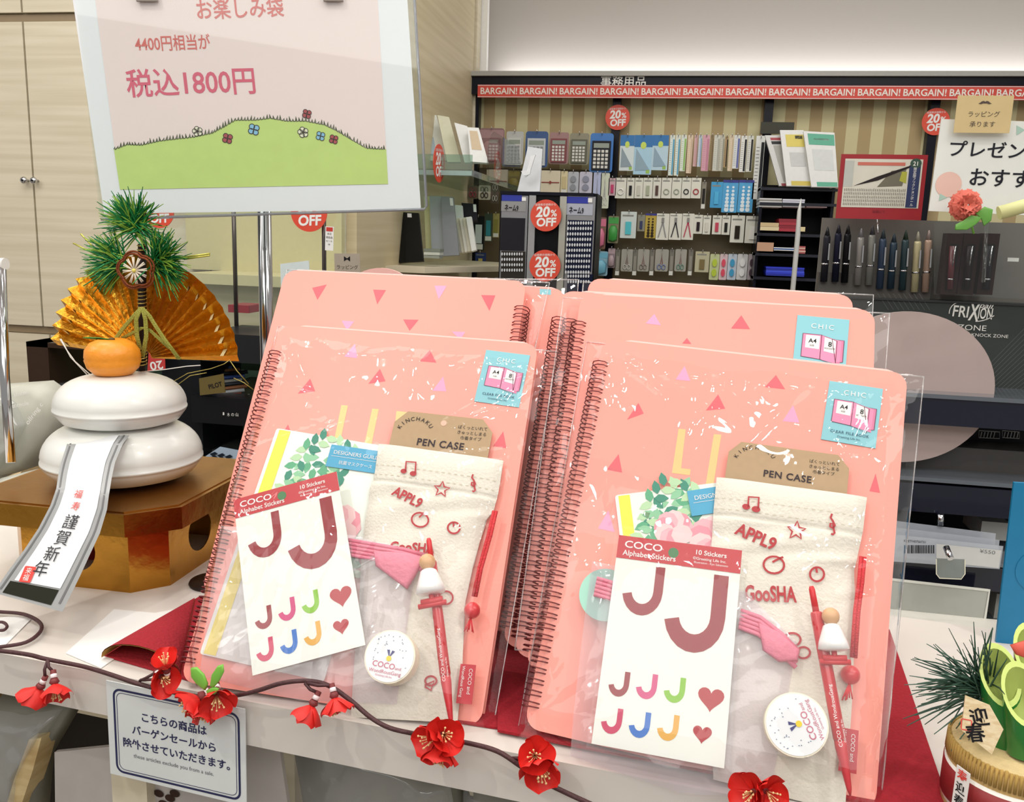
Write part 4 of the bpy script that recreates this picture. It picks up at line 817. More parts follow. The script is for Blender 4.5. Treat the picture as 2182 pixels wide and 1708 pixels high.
blossom(1600, 1690, -.4, .3, 1.0, .0125, seed=15); blossom(1640, 1692, .5, .2, 1.0, .0120, seed=16)
for pts in ([(438, 1470), (420, 1456), (408, 1440), (407, 1422), (420, 1420), (436, 1436), (444, 1456)], [(448, 1462), (452, 1436), (464, 1418), (476, 1414), (478, 1430), (468, 1450), (456, 1464)], [(440, 1470), (455, 1462), (468, 1466), (460, 1477), (444, 1480)]):
    mb = MB(); c = (sum(p[0] for p in pts) / len(pts), sum(p[1] for p in pts) / len(pts)); mb.pillow(gf, [gf.uv(*p, .014) for p in pts], .014, .0015); build('leaf', mb, LEAFG, gar)
# ================================================================== SIGN CARD ON THE TABLE EDGE
sf = TF.off(.003); f, W, H = rectfit(sf, [(226, 1440), (522, 1517), (528, 1712), (238, 1650)], 0)
sg = thing('notice_card', 'white notice card with blue double border hanging from the table edge', 'sign', f.pt(W / 2, 0, 0))
build('card', MB().prism(f, [(0, 0), (W, 0), (W, H), (0, H)], 0, .0008), M('#dfe3e2', .35, var=.01), sg); NV = M('#1f2352', .5, var=0)
S_ = lambda pts: [f.uv(*p, .001) for p in pts]
X0, X1, Y0, Y1 = W * .055, W * .955, H * .05, H * .93
mb = MB().stroke(f, rrect(X0, Y0, X1, Y1, .006, 5), .0018, .001, True); build('border_print', mb, NV, sg); build('border_print', MB().stroke(f, rrect(X0 + .0025, Y0 + .0025, X1 - .0025, Y1 - .0025, .005, 5), .0005, .001, True), NV, sg)
text(sg, f, 'こちらの商品は', W * .49, H * .655, H * .105, NV, .0011, .02); text(sg, f, 'バーゲンセールから', W * .49, H * .50, H * .105, NV, .0011, .02); text(sg, f, '除外させていただきます。', W * .52, H * .345, H * .105, NV, .0011, .02)
text(sg, f, 'these articles exclude you from a sale.', W * .48, H * .24, H * .058, M('#6a6c74', .5, var=0), .0011)
# ================================================================== KADOMATSU (bottom right corner)
KC = at_z(2163, 1588, TR + .047); KX, KY = KC.x, KC.y; kz = TR
kd = thing('bamboo_ornament', 'small bamboo and pine new year ornament in a straw drum by the felt', 'ornament', (KX, KY, kz))
kr = .037; kf = Fr((KX, KY, kz), (1, 0, 0), (0, 0, 1))
STRAW = M('#c2a066', .8, var=.3, scale=40, stretch=(12, 12, .6), bump=.8)
mb = MB(); mb.lathe(kf, [(kr * .97, 0), (kr, .004), (kr, .044), (kr * .96, .047)], 60); build('straw_drum', mb, STRAW, kd)
build('drum_top', MB().lathe(kf, [(kr * .95, .046), (kr * .95, .0475), (.001, .0478)], 40), M('#d8c08a', .7, var=.15, scale=200, bump=.5), kd)
mb = MB()
for k in range(90):
    a = 2 * PI * k / 90; mb.tube([kf.pt(kr * 1.0 * math.cos(a), .036, kr * math.sin(a)), kf.pt(kr * .99 * math.cos(a), .0475 + random.uniform(0, .001), kr * .99 * math.sin(a))], .0011, 4)
build('straw_ends', mb, M('#b8954f', .8, var=.2), kd, kind='stuff')
for z0, z1, m, r_ in ((.0075, .0335, M('#f2eee6', .5), 1.015), (.010, .031, M('#8e2226', .5), 1.03)): build('paper_band', MB().lathe(kf, [(kr * r_, z0), (kr * r_, z1)], 60), m, kd)
tf_ = 0
_a = math.radians(-152); f = Fr((KX + kr * 1.045 * math.cos(_a) - .004, KY + kr * 1.045 * math.sin(_a) - .001, TR + .012), (-math.sin(_a), math.cos(_a), 0), (0, 0, 1)); W, H = .010, .025
tg = build('paper_label', MB().prism(f, [(0, 0), (W, 0), (W, H * 1.15), (0, H * 1.15)], 0, .0005), PAPER, kd)
for i, (ch, m) in enumerate((('寿', RR), ('迎', INK), ('春', INK))): text(tg, f, ch, W * .5, H * (.86 - .33 * i), H * .30, m, .0008, .015)
BMB = M('#1f7a32', .25, var=.1, coat=.4); BMC = M('#cfe07a', .4, var=.05); BMI = M('#a8b85c', .5, var=.1)
def bamboo(px0, py0, px1, py1, r, Y, cut=1.6):
    """stalk from base to obliquely cut top; picture points give its axis on the plane y=Y"""
    a, b = at_y(px0, py0, Y), at_y(px1, py1, Y); a.z = kz + .046 if a.z < kz + .046 else a.z; d = (b - a).normalized(); x = Vector((0, -1, 0)); x = (x - d * x.dot(d)).normalized(); y = d.cross(x); n = 26; vs = []
    c = lambda k, rr: x * math.cos(2 * PI * k / n) * rr + y * math.sin(2 * PI * k / n) * rr
    low = [a + c(k, r) for k in range(n)]; top = [b + c(k, r) - d * (r * cut * math.cos(2 * PI * k / n)) for k in range(n)]; ti = [b + c(k, r * .82) - d * (r * .82 * cut * math.cos(2 * PI * k / n)) for k in range(n)]
    ins = [p - d * .016 for p in ti]
    o = build('bamboo_stalk', MB().add(low + top, [(k, (k + 1) % n, n + (k + 1) % n, n + k) for k in range(n)], True), BMB, kd)
    build('cut_rim', MB().add(top + ti, [(k, (k + 1) % n, n + (k + 1) % n, n + k) for k in range(n)]), BMC, o)
    build('hollow', MB().add(ti + ins, [(k, (k + 1) % n, n + (k + 1) % n, n + k) for k in range(n)] + [list(range(n, 2 * n))], True), BMI, o)
bamboo(2140, 1580, 2131, 1437, .0112, KY + .002, 1.4); bamboo(2188, 1600, 2180, 1478, .0112, KY - .012, 1.4); bamboo(2206, 1560, 2204, 1392, .0112, KY + .010, 1.4)
tp = [(2062, 1482), (2113, 1500), (2140, 1550), (2112, 1604), (2050, 1556)]
tf2 = Fr(at_y(2080, 1600, KY - .026), (1, -.15, 0), (0, .35, 1)); mb = MB().prism(tf2, [tf2.uv(*p) for p in tp], 0, .0018); tg = build('wooden_plaque', mb, wood('#d9bf92', '#ecd9b4', (60, 60, 200)), kd)
for ch, x, y in (('迎', 2094, 1527), ('春', 2084, 1562)): u, v = tf2.uv(x, y, .002); text(tg, tf2, ch, u, v - .004, .0105, INK, .0022, .02, .25)
u, v = tf2.uv(2062, 1545, .002); build('seal_print', MB().stroke(tf2, rrect(u - .0028, v - .003, u + .0028, v + .003, .0005, 1), .0006, .0021, True), RR, tg)
sprig(at_y(2092, 1462, KY + .012), [R_(170), R_(190), R_(150), R_(120), R_(100), R_(205)], 110, .043, 'pine_needles', kd, [M('#3a5a4a', .5), M('#4a6a5a', .5), M('#2c4a3c', .5)], rr=.0005)
build('red_crane', MB().pillow(tf2, [tf2.uv(*p, .012) for p in ((2165, 1372), (2200, 1360), (2200, 1400), (2176, 1392))], .012, .003), M('#d85a48', .5), kd)
# ================================================================== BLUE BOARD, RIGHT EDGE
bf = FY(.80); bq = [(2153, 1040), (2230, 1050), (2230, 1420), (2127, 1398)]
f, W, H = rectfit(bf, [(2153, 1030), (2260, 1030), (2234, 1420), (2126, 1398)])
build('blue_board', MB().prism(f, [(0, 0), (W, 0), (W, H), (0, H)], -.003, 0).prism(f, circ(W * .70, H * .52, .02, 20), 0, .0006), [M('#0f78a6', .4)], None, 'tall blue board standing behind the bamboo ornament at the right edge', 'board', loc=f.pt(W / 2, 0, 0))
# ================================================================== PEN DISPLAY UNIT (right)
RY = 1.40; rf = FY(RY); BLK = M('#14151f', .28, var=.05); DG = M('#3b3d3d', .4); GRY = M('#6f6c66', .45, var=.03)
def fbox(px0, py0, px1, py1, Y, d, fr=None):
    """axis-aligned slab whose front face covers the picture rectangle at depth Y"""
    a, b = at_y(px0, py1, Y), at_y(px1, py0, Y); a2, b2 = at_y(px0, py0, Y), at_y(px1, py1, Y); x0, x1 = (a.x + a2.x) / 2, (b.x + b2.x) / 2; z0, z1 = (a.z + b2.z) / 2, (a2.z + b.z) / 2
    return MB().abox((x0, Y, z0), (x1, Y + d, z1))
def base_of(mb): return (sum(v.x for v in mb.v) / len(mb.v), sum(v.y for v in mb.v) / len(mb.v), min(v.z for v in mb.v))
x0, x1 = at_y(1742, 640, RY).x, at_y(2300, 640, RY).x
zt, zm, zb_ = at_y(1960, 468, RY).z, at_y(1960, 638, RY).z, at_y(2000, 850, RY).z
du = thing('pen_display', 'grey and black pen display rack on the dark shelving at the right', 'display rack', ((x0 + x1) / 2, RY + .1, 0))
build('back_board', MB().abox((x0, RY + .028, zm - .01), (x1, RY + .034, zt)), GRY, du)
build('pen_ledge', MB().abox((x0, RY - .002, zm - .003), (x1, RY + .03, zm + .0)), DG, du)
build('lower_tray_strip', MB().abox((x0, RY + .01, zm), (at_y(1990, 600, RY).x, RY + .028, zm + .035)), M('#4a4743', .5), du)
lpn = build('front_panel', MB().abox((x0, RY, zb_ - .04), (x1, RY + .004, zm - .003)), M('#3f4341', .35, var=.04), du)
lf_ = FY(RY)
ln = MB()
for k in range(16):
    a, b = at_y(2005 + k * 10, 850, RY), at_y(2182, 640 + k * 13, RY); ln.stroke(lf_, [lf_.uv(2040 + k * 9, 845), lf_.uv(2182 + k * 2, 700 + k * 9)], .0006, .0006)
for k in range(9): ln.stroke(lf_, [lf_.uv(1870 + k * 11, 625), lf_.uv(1893 + k * 11, 660)], .0006, .0006)
build('line_print', ln, M('#5d625f', .5, var=0), lpn, kind='stuff')
LT = M('#e6e4de', .5, var=0)
ptext(lpn, lf_, 'FRI', (2029, 673), (2062, 676), 24, LT, .001, .015); ptext(lpn, lf_, 'X', (2062, 681), (2084, 683), 38, LT, .001, .02); ptext(lpn, lf_, 'ION', (2083, 678), (2113, 680), 24, LT, .001, .015); ptext(lpn, lf_, 'ball', (2087, 655), (2117, 658), 12, LT, .001, .01, shear=.3)
ptext(lpn, lf_, 'ZONE', (2040, 702), (2101, 705), 12, LT, .001, 0); ptext(lpn, lf_, 'KNOCK ZONE', (2070, 716), (2148, 720), 7, LT, .001, 0)
s_ = MB(); s_.stroke(lf_, [lf_.uv(2022 + 22 * (1 - math.cos(t)), 668 - 24 * math.sin(t)) for t in [PI * .5 * k / 6 for k in range(7)]], .0012, .001); s_.stroke(lf_, [lf_.uv(2118 - k * 8, 672 + 5 * k - .5 * k * k) for k in range(6)], .0012, .001)
build('logo_swoosh', s_, LT, lpn)
# pens in the rack
def rack_pen(x, y0, y1, body, cap, clip=True, r=.0052, Y=RY + .006, label='', fat=1):
    a, b = at_y(x + 2, y0, Y), at_y(x - 7, y1, Y); d = (b - a).normalized(); L = (b - a).length
    o = thing('display_pen', label, 'pen', b, 'pens standing in the display rack'); mc = M(cap, .3, .3, 0); mbd = M(body, .3, .2, 0)
    build('tip', MB().tube([a, a + d * L * .05, a + d * L * .16], [r * .15, r * .4, r * .8], 10), mc, o)
    build('barrel', MB().tube([a + d * L * .16, a + d * L * .2, b], [r * .85, r, r], 12), mbd, o)
    build('band', MB().tube([a + d * L * .66, a + d * L * .69], r * 1.06, 12), CHROME, o)
    if clip: build('clip', MB().box(Fr(a + d * L * .30 + Vector((.003, -r * 1.1, 0)), (1, 0, 0), -d), -.001, -L * .3, 0, .001, 0, .002), CHROME, o)
pens = [(1762, 483, 600, '#26262c', '#1c1c22', 'slim black pen, first at the left end of the display rack'), (1786, 477, 600, '#1d1f30', '#1c1c26', 'black pen with dark blue barrel, second in the display rack'), (1806, 478, 602, '#17171a', '#101012', 'thick black pen, third in the display rack'),
        (1834, 486, 607, '#8c8a86', '#77767a', 'silver grey pen in the display rack right of the thick black one'), (1858, 480, 607, '#84867f', '#3c3d42', 'silver pen with black tip in the display rack'), (1881, 488, 615, '#33445c', '#2f3c44', 'slate blue pen in the display rack'),
        (1904, 497, 615, '#2a3d4c', '#2b3a44', 'dark teal blue pen with silver clip in the display rack'), (1929, 490, 618, '#2d4248', '#22382c', 'dark green pen in the display rack'), (1955, 493, 622, '#c5bd94', '#a5a392', 'champagne gold pen in the display rack'), (1978, 490, 622, '#b59a88', '#9a8a86', 'rose beige pen, last in the open row of the display rack')]
for x, y0, y1, bc, cc, lb in pens: rack_pen(x, y0, y1, bc, cc, label=lb)
for i, (x, c, lb) in enumerate(((2028, '#5a1e28', 'wine red boxed pen, nearest the open pens in the rack'), (2064, '#1e1216', 'black boxed pen, middle of the three slim boxes in the rack'), (2106, '#1c1a20', 'black boxed pen, last of the three slim boxes in the rack'))):
    mb = fbox(x - 17, 497, x + 17, 628, RY - .01, .022); o = thing('pen_box', lb, 'pen box', base_of(mb), 'slim dark pen boxes in the rack'); build('case', mb, M('#2a1516', .3), o)
    build('window_insert', fbox(x - 9, 520, x + 9, 618, RY - .0105, .0004), M('#0e0c10', .4), o); a, b = at_y(x + 2, 524, RY - .016), at_y(x - 4, 616, RY - .016)
    build('pen', MB().tube([a, b], .0042, 12), M(c, .25), o); build('clip', MB().tube([a + Vector((.003, -.004, 0)), a + Vector((.002, -.004, -.028))], .0010, 6), CHROME, o)
    c_ = a.lerp(b, .75); build('band', MB().tube([c_, c_ + Vector((0, 0, -.002))], .0046, 12), CHROME, o)
build('clear_lid', MB().poly(lf_, [lf_.uv(*p, .03) for p in ((1990, 470), (2230, 478), (2230, 640), (1990, 626))], .03), GLASS, du)
build('price_tag', fbox(2147, 549, 2171, 557, RY - .001, .002), PAPER, du)
# red framed magazine notice
f, W, H = rectfit(FY(RY - .02), [(1791, 327), (1978, 331), (1962, 471), (1783, 463)])
mg = thing('magazine_notice', 'red framed magazine clipping about a pen standing on the display rack', 'sign', f.pt(W / 2, 0, -.002)); build('red_board', MB().prism(f, [(0, 0), (W, 0), (W, H), (0, H)], -.002, 0), M('#981b26', .4), mg)
P = lambda n, q, m, w=.0004, par=None: build(n, MB().poly(f, [(x * W, y * H) for x, y in q], w), m, par or mg)
pg = P('page', [(.05, .18), (.95, .18), (.95, .93), (.05, .93)], M('#cfcbbd', .5)); P('side_banner', [(.80, .19), (.93, .19), (.93, .84), (.80, .84)], M('#24305a', .5), .0007)
P('number_disc', [(.87 + .065 * math.cos(a), .87 + .075 * math.sin(a)) for a in [2 * PI * k / 14 for k in range(14)]], M('#2f4a3c', .5), .0008); text(mg, f, '21', W * .87, H * .835, H * .09, PAPER, .0011, .01)
P('heading', [(.20, .83), (.75, .83), (.75, .88), (.20, .88)], M('#c26a5a', .5), .0007); P('photo', [(.45, .50), (.74, .52), (.77, .78), (.60, .75)], M('#6a6656', .5), .0006); P('photo', [(.05, .50), (.16, .50), (.16, .9), (.05, .9)], M('#b5b8b0', .5), .0006)
P('pen_picture', [(.17, .51), (.45, .60), (.80, .80), (.82, .84), (.44, .66)], M('#2b2426', .4), .0009); P('photo', [(.70, .60), (.78, .56), (.78, .74), (.72, .74)], M('#a8a83c', .5), .0007)
tl = MB()
for k in range(34):
    x = .07 + k * .0213
    for j in range(5): y = .21 + j * .055; tl.poly(f, [(x * W, y * H), ((x + .009) * W, y * H), ((x + .009) * W, (y + random.uniform(.03, .05)) * H), (x * W, (y + .04) * H)], .0007)
build('column_text', tl, M('#7a776e', .6, var=0), mg, kind='stuff')
for i, ch in enumerate('限定版フリクションボール'): text(mg, f, ch, W * .868, H * (.765 - .05 * i), H * .052, PAPER, .0010)
text(mg, f, '店頭にて', W * .5, H * .10, H * .05, M('#6a1016', .5, var=0), .0006)
build('stem', MB().tube([f.pt(W * .5, 0, -.003), f.pt(W * .5, -.02, .01)], .001, 6), CHROME, mg)
# handwritten acrylic sign
f, W, H = rectfit(FY(1.28), [(2003, 252), (2262, 262), (2240, 470), (1984, 440)])
hs = thing('handwritten_sign', 'white acrylic board with black handwritten letters at the top right', 'sign', f.pt(W / 2, 0, 0)); build('board', MB().prism(f, [(0, 0), (W, 0), (W, H), (0, H)], -.003, 0), M('#e3e5df', .2, var=.02), hs)
fr = FY(1.2795); HK = M('#24252c', .4, var=0)
ptext(hs, f, 'プレゼント', (2022, 330), (2222, 338), 27, HK, .0006, .012); ptext(hs, f, 'おすすめ', (2065, 392), (2238, 400), 30, HK, .0006, .012)
u, v = f.uv(2021, 393); build('pink_dot', MB().poly(f, circ(u, v, .0165, 24), .0004), M('#e3bcae', .6), hs)
for t in ([(2003, 412), (2018, 421), (2000, 428)], [(2166, 267), (2184, 277), (2166, 288)]): build('green_triangle', MB().poly(f, [f.uv(*p) for p in t], .0005), M('#a8c6b8', .5), hs)
build('support_arm', MB().tube([f.pt(W * .5, 0, -.004), f.pt(W * .5, -.09, .02)], .0025, 8), GLASS, hs)
f, W, H = rectfit(FY(1.27), [(2040, 203), (2162, 204), (2150, 284), (2033, 282)]); kc = thing('kraft_card', 'kraft paper card with moustache print clipped above the handwritten sign', 'card', f.pt(W / 2, 0, 0)); build('card', MB().prism(f, [(0, 0), (W, 0), (W, H), (0, H)], -.0006, 0), M('#ccb583', .7), kc)
text(kc, f, 'ラッピング', W * .5, H * .44, H * .17, M('#4a4038', .6, var=0), .0004); text(kc, f, '承ります', W * .5, H * .17, H * .17, M('#4a4038', .6, var=0), .0004)
mu = [(-1, -.1), (-.75, .05), (-.5, .35), (-.2, .45), (0, .25), (.2, .45), (.5, .35), (.75, .05), (1, -.1), (.6, -.25), (.25, -.05), (0, -.1), (-.25, -.05), (-.6, -.25)]
build('moustache_print', MB().poly(f, [(W * .5 + x * W * .12, H * .80 + y * H * .13) for x, y in mu], .0004), M('#4a3c34', .6, var=0), kc)
# carnation
FC = at_y(2058, 437, 1.24); fl = thing('silk_carnation', 'coral silk carnation with green leaves under the handwritten sign', 'flower', FC + Vector((0, 0, -.03)))
CAR = M('#e0705e', .6, var=.15, scale=120)
for ring, (n, rr, up_) in enumerate(((11, .017, .000), (10, .0145, .006), (8, .010, .011), (6, .006, .014))):
    for k in range(n):
        a = 2 * PI * k / n + ring * .4; dr = Vector((math.cos(a), 0, math.sin(a))); sd = Vector((-math.sin(a), 0, math.cos(a)))
        build('petal', MB().grid(5, 4, lambda s, t: FC + dr * rr * (.2 + .95 * t) + sd * (s - .5) * .015 * (.4 + .8 * t) + Vector((0, -up_ * .8 - .004 * t + .002 * math.sin(s * 14) * t + .006 * t * t * (ring < 2), 0))), CAR, fl)
for q in ([(2078, 455), (2098, 440), (2116, 446), (2112, 470), (2096, 482), (2090, 465)], [(2068, 458), (2052, 470), (2036, 478), (2034, 490), (2060, 490), (2080, 478), (2094, 462)]):
    build('leaf', MB().pillow(FY(1.235), [FY(1.235).uv(*p) for p in q], 0, .0015), M('#6aa84a', .45, var=.2), fl)
build('stem', MB().tube([FC, FC + Vector((.02, .02, -.035))], .0015, 6), LEAFG, fl)
f, W, H = rectfit(FY(1.2), [(2128, 444), (2190, 415), (2196, 452), (2130, 468)]); build('wrapping_roll', MB().tube([f.pt(0, H / 2), f.pt(.09, H / 2)], .0085, 20), M('#dfe0a0', .5), None, 'pale yellow rolled tube poking in beside the carnation', 'roll')
# big round board behind the bar
c_ = at_y(1925, 826, 1.33); u, v = FY(1.33).uv(1925, 826); build('round_board', MB().prism(FY(1.33), circ(u, v, .123, 64, .111), -.003, 0), M('#b3a19c', .6, var=.02), None, 'large round greyish pink board behind the front right gift bag', 'board', loc=(c_.x, c_.y, c_.z - .128))
u, v = FY(.99).uv(812, 672); build('round_board', MB().prism(FY(.99), circ(u, v, .056, 48), -.003, 0).tube([FY(.99).pt(u, v, -.003), FY(.99).pt(u, -CAMZ, -.003)], .003, 8), M('#f0bdb4', .6, var=.02), None, 'round pale pink board peeking over the top of the left row', 'board')
# dark shelving on the right
rs = thing('dark_shelving', 'black shelving unit with glossy rails behind the right gift bag', 'shelf unit', (.5, 1.5, 0))
def rail(py0, py1, ytop, Y=1.30, x0=1800, x1=2300, m=BLK):
    a, b = at_y(1960, py0, Y), at_y(1960, py1, Y); z1, z0 = a.z, b.z
    build('rail', MB().abox((at_y(x0, py0, Y).x, Y, z0), (at_y(x1, py0, Y).x, Y + .02, z1)), m, rs)
SH = M('#1a1c2b', .15, var=.05, coat=.5)
rail(846, 903, 0, 1.30, m=SH); rail(1030, 1090, 0, 1.30, m=SH); rail(1195, 1245, 0, 1.28, m=SH); rail(1345, 1392, 0, 1.27, m=SH)
for py, Y in ((846, 1.30), (1024, 1.30), (1192, 1.28), (1342, 1.27)):
    z = at_y(1960, py, Y).z; build('shelf_board', MB().abox((at_y(1800, py, Y).x, Y - .002, z), (.85, Y + .35, z + .006)), M('#5a6068', .12, coat=.6), rs)
build('back_panel', MB().abox((.15, 1.70, 0), (.9, 1.72, at_y(1960, 640, 1.7).z)), M('#0f0f12', .6), rs)
build('side_panel', MB().abox((.20, 1.32, 0), (.215, 1.70, at_y(1960, 640, 1.5).z)), M('#101014', .5), rs)
# label cards, books and boxes on the shelving
kb = fbox(1925, 1025, 2182, 985, 1.33, .02)
def on(name, label, cat, px, Y, d, m, group=None, **k):
    mb = fbox(*px, Y, d); return build(name, mb, m, None, label, cat, group, **k)
b = fbox(1950, 912, 2230, 1000, 1.42, .10); bx = build('pen_case_box', b, M('#1d1d20', .4), None, 'black box with white line drawings under the upper rail', 'box')
lfb = FY(1.42); gm = MB()
for x0_, x1_ in ((2086, 2130), (2136, 2172)):
    gm.stroke(lfb, [lfb.uv(*p, .001) for p in ((x0_, 917), (x1_, 920), (x1_, 934), (x0_, 932))], .0012, .001, True)
    for k in range(5): gm.stroke(lfb, [lfb.uv(x0_ + 6 + k * 7, 920, .001), lfb.uv(x0_ + 3 + k * 7, 932, .001)], .0012, .001)
build('line_print', gm, M('#b8bab4', .5), bx, kind='stuff')
bx2 = build('grey_box', fbox(1930, 955, 2230, 1018, 1.36, .12), M('#4c4a48', .4), None, 'low dark grey box lying on the second shelf', 'box')
# clear trays with price labels
for i, (q, lb, Y) in enumerate((([(1900, 1108), (2122, 1136), (2118, 1200), (1895, 1180)], 'frosted clear tray, rearmost of three behind the latch', 1.29), ([(1898, 1122), (2130, 1150), (2124, 1205), (1895, 1185)], 'frosted clear tray, middle one of three behind the latch', 1.275), ([(1895, 1137), (2138, 1163), (2130, 1212), (1892, 1195)], 'frosted clear tray with a barcode strip, frontmost of three', 1.26))):
    f_ = FY(Y); tr_o = build('clear_tray', MB().poly(f_, [f_.uv(*p) for p in q], 0), M('#b9bfc8', .2, alpha=.75), None, lb, 'tray', loc=at_y(2000, 1190, Y))
    if i == 2:
        bc = MB(); x = 1927
        while x < 1990: wd = random.choice((1, 1.5, 2.5)); bc.poly(f_, [f_.uv(*p, .0006) for p in ((x, 1161), (x + wd, 1161), (x + wd, 1179), (x, 1178))], .0006); x += wd + random.choice((1.2, 2))
        build('barcode', bc, INK, tr_o, kind='stuff'); ptext(tr_o, f_, 'KZETH07S6TS1', (1926, 1154), (1972, 1157), 5, INK, .0006); ptext(tr_o, f_, '¥550', (2087, 1177), (2120, 1181), 8, M('#6a6c70', .5, var=0), .0006)
        build('price_slip', MB().poly(f_, [f_.uv(*p, .0004) for p in ((1995, 1158), (2134, 1172), (2128, 1210), (1995, 1196))], .0004), M('#c9cac8', .4), tr_o)
la = thing('tray_latch', 'clear plastic latch with a metal pin in front of the trays', 'latch', at_y(2027, 1230, 1.22)); f_ = FY(1.22)
build('plate', MB().prism(f_, [f_.uv(*p) for p in ((1996, 1190), (2056, 1192), (2056, 1222), (2048, 1232), (2002, 1230), (1995, 1222))], -.002, 0), M('#8c9490', .2, alpha=.8), la); build('plate_edge', MB().stroke(f_, [f_.uv(*p) for p in ((1995, 1190), (1995, 1222), (2002, 1231), (2048, 1233), (2056, 1222), (2056, 1192))], .0014, .0006), M('#e3e0cc', .2), la)
build('pin', MB().tube([at_y(2016, 1165, 1.215), at_y(2026, 1190, 1.20)], .0042, 12), CHROME, la); build('rod', MB().tube([at_y(2004, 1095, 1.29), at_y(2004, 1118, 1.29)], .0045, 12), CHROME, la)
bn = thing('frosted_bin', 'frosted plastic bin on the lowest shelf under the trays', 'bin', at_y(1980, 1350, 1.27)); f_ = FY(1.25)
q = [(1895, 1232), (2108, 1256), (2092, 1357), (1890, 1332)]; build('front_wall', MB().prism(f_, [f_.uv(*p) for p in q], -.003, 0), M('#b4b7ae', .25, var=.12, scale=14, alpha=.85), bn); build('rim', MB().stroke(f_, [f_.uv(1895, 1233), f_.uv(2108, 1257), f_.uv(2092, 1357)], .004, .001), M('#d9dad2', .3), bn)
on('paper_stack', 'pile of white leaflets beside the clear trays', 'paper', (2090, 1112, 2150, 1150), 1.36, .08, M('#c9cac4', .6)); on('notebook', 'white slim notebook upright beside the frosted bin', 'notebook', (2120, 1265, 2136, 1325), 1.33, .06, M('#d8d6cc', .5))
for k in range(5): on('booklet', ('%s booklet, %s in the little pile beside the frosted bin' % ((('mid brown', 'top'), ('tan', 'second'), ('dark brown', 'third'), ('greyish tan', 'fourth'), ('darkest brown', 'lowest'))[k])), 'booklet', (2098, 1334 + k * 6, 2140, 1339 + k * 6), 1.30, .08, M(('#8a6a50', '#c9b79a', '#6a4a3c', '#b09a80', '#4a3630')[k], .6), 'booklets beside the frosted bin')
# light strip of a counter between table and shelving
build('base_plinth', MB().abox((.2, .98, 0), (.95, 1.25, at_y(1960, 1400, 1.1).z)), M('#d8d5cc', .4), None, 'pale plinth at the foot of the black shelving', 'plinth')
# ================================================================== BACK WALL FIXTURE
BY = 4.2
ws = thing('wall_fixture', 'black framed wall fixture with striped panels along the back wall', 'wall fixture', (.3, BY + .1, 0))
zc = lambda y, x=1300, Y=BY: at_y(x, y, Y).z
xl = at_y(1002, 300, BY).x
build('header_beam', MB().abox((xl, BY - .06, zc(206)), (3.1, BY + .12, zc(168))), BLK, ws)
build('top_board', MB().abox((xl, BY - .08, zc(168)), (3.1, BY + .16, zc(158))), M('#a8a6a0', .5), ws)
STR = bpy.data.materials.new('striped_paper'); STR.use_nodes = True; nt = STR.node_tree; p = nt.nodes['Principled BSDF']; tc = nt.nodes.new('ShaderNodeTexCoord'); sp = nt.nodes.new('ShaderNodeSeparateXYZ'); mt = nt.nodes.new('ShaderNodeMath'); mt.operation = 'MULTIPLY'; mt.inputs[1].default_value = 1 / .107
fr_ = nt.nodes.new('ShaderNodeMath'); fr_.operation = 'FRACT'; gt = nt.nodes.new('ShaderNodeMath'); gt.operation = 'GREATER_THAN'; gt.inputs[1].default_value = .5; mx = nt.nodes.new('ShaderNodeMix'); mx.data_type = 'RGBA'; mx.inputs[6].default_value = lin('#cfc69a'); mx.inputs[7].default_value = lin('#b09a70')
for a, b in ((tc.outputs['Object'], sp.inputs[0]), (sp.outputs['X'], mt.inputs[0]), (mt.outputs[0], fr_.inputs[0]), (fr_.outputs[0], gt.inputs[0]), (gt.outputs[0], mx.inputs[0]), (mx.outputs[2], p.inputs['Base Color'])): nt.links.new(a, b)
p.inputs['Roughness'].default_value = .7
posts = [1012, 1311, 1633, 1984]; xs = [at_y(x, 300, BY).x for x in posts] + [3.1]
for i in range(4): build('striped_panel', MB().abox((xs[i], BY + .04, .3), (xs[i + 1], BY + .05, zc(204))), STR, ws)
for x in xs[:4]: build('post', MB().abox((x - .02, BY - .01, 0), (x + .018, BY + .04, zc(204))), BLK, ws)
build('shade_panel', MB().abox((xs[0] + .02, BY + .022, .4), (xs[1] - .02, BY + .03, zc(362))), M('#5d5138', .5, var=.1, scale=9), ws); build('shade_panel', MB().abox((xs[1] + .02, BY + .022, .4), (xs[2] - .02, BY + .03, zc(372))), M('#665a3e', .5, var=.12, scale=9), ws)  # dark brown panels paint the shade behind the hanging packs
bnr = thing('sale_banner', 'long red strip banner repeating the word bargain along the header', 'banner', (1.2, BY - .07, zc(206)))
x_s = at_y(1018, 190, BY - .07).x; zb0, zb1 = zc(209, 1300, BY - .07), zc(181, 1300, BY - .07); bf_ = Fr((0, BY - .072, 0), (1, 0, 0), (0, 0, 1))
build('strip', MB().abox((x_s, BY - .071, zb0), (3.0, BY - .069, zb1)), M('#d4473a', .5), bnr)
for z in (zb0 + .003, zb1 - .003): build('white_line', MB().box(bf_, x_s, z - .0012, 0, 3.0, z + .0012, .0006), PAPER, bnr)
wx = x_s + .012; wstep = (at_y(1192, 190, BY - .07).x - at_y(1107, 190, BY - .07).x)
while wx < 2.4: text(bnr, bf_, 'BARGAIN!', wx, zb0 + (zb1 - zb0) * .27, (zb1 - zb0) * .70, M('#efe2d8', .5, var=0), .001, .02, 0, 'LEFT', .98); wx += wstep
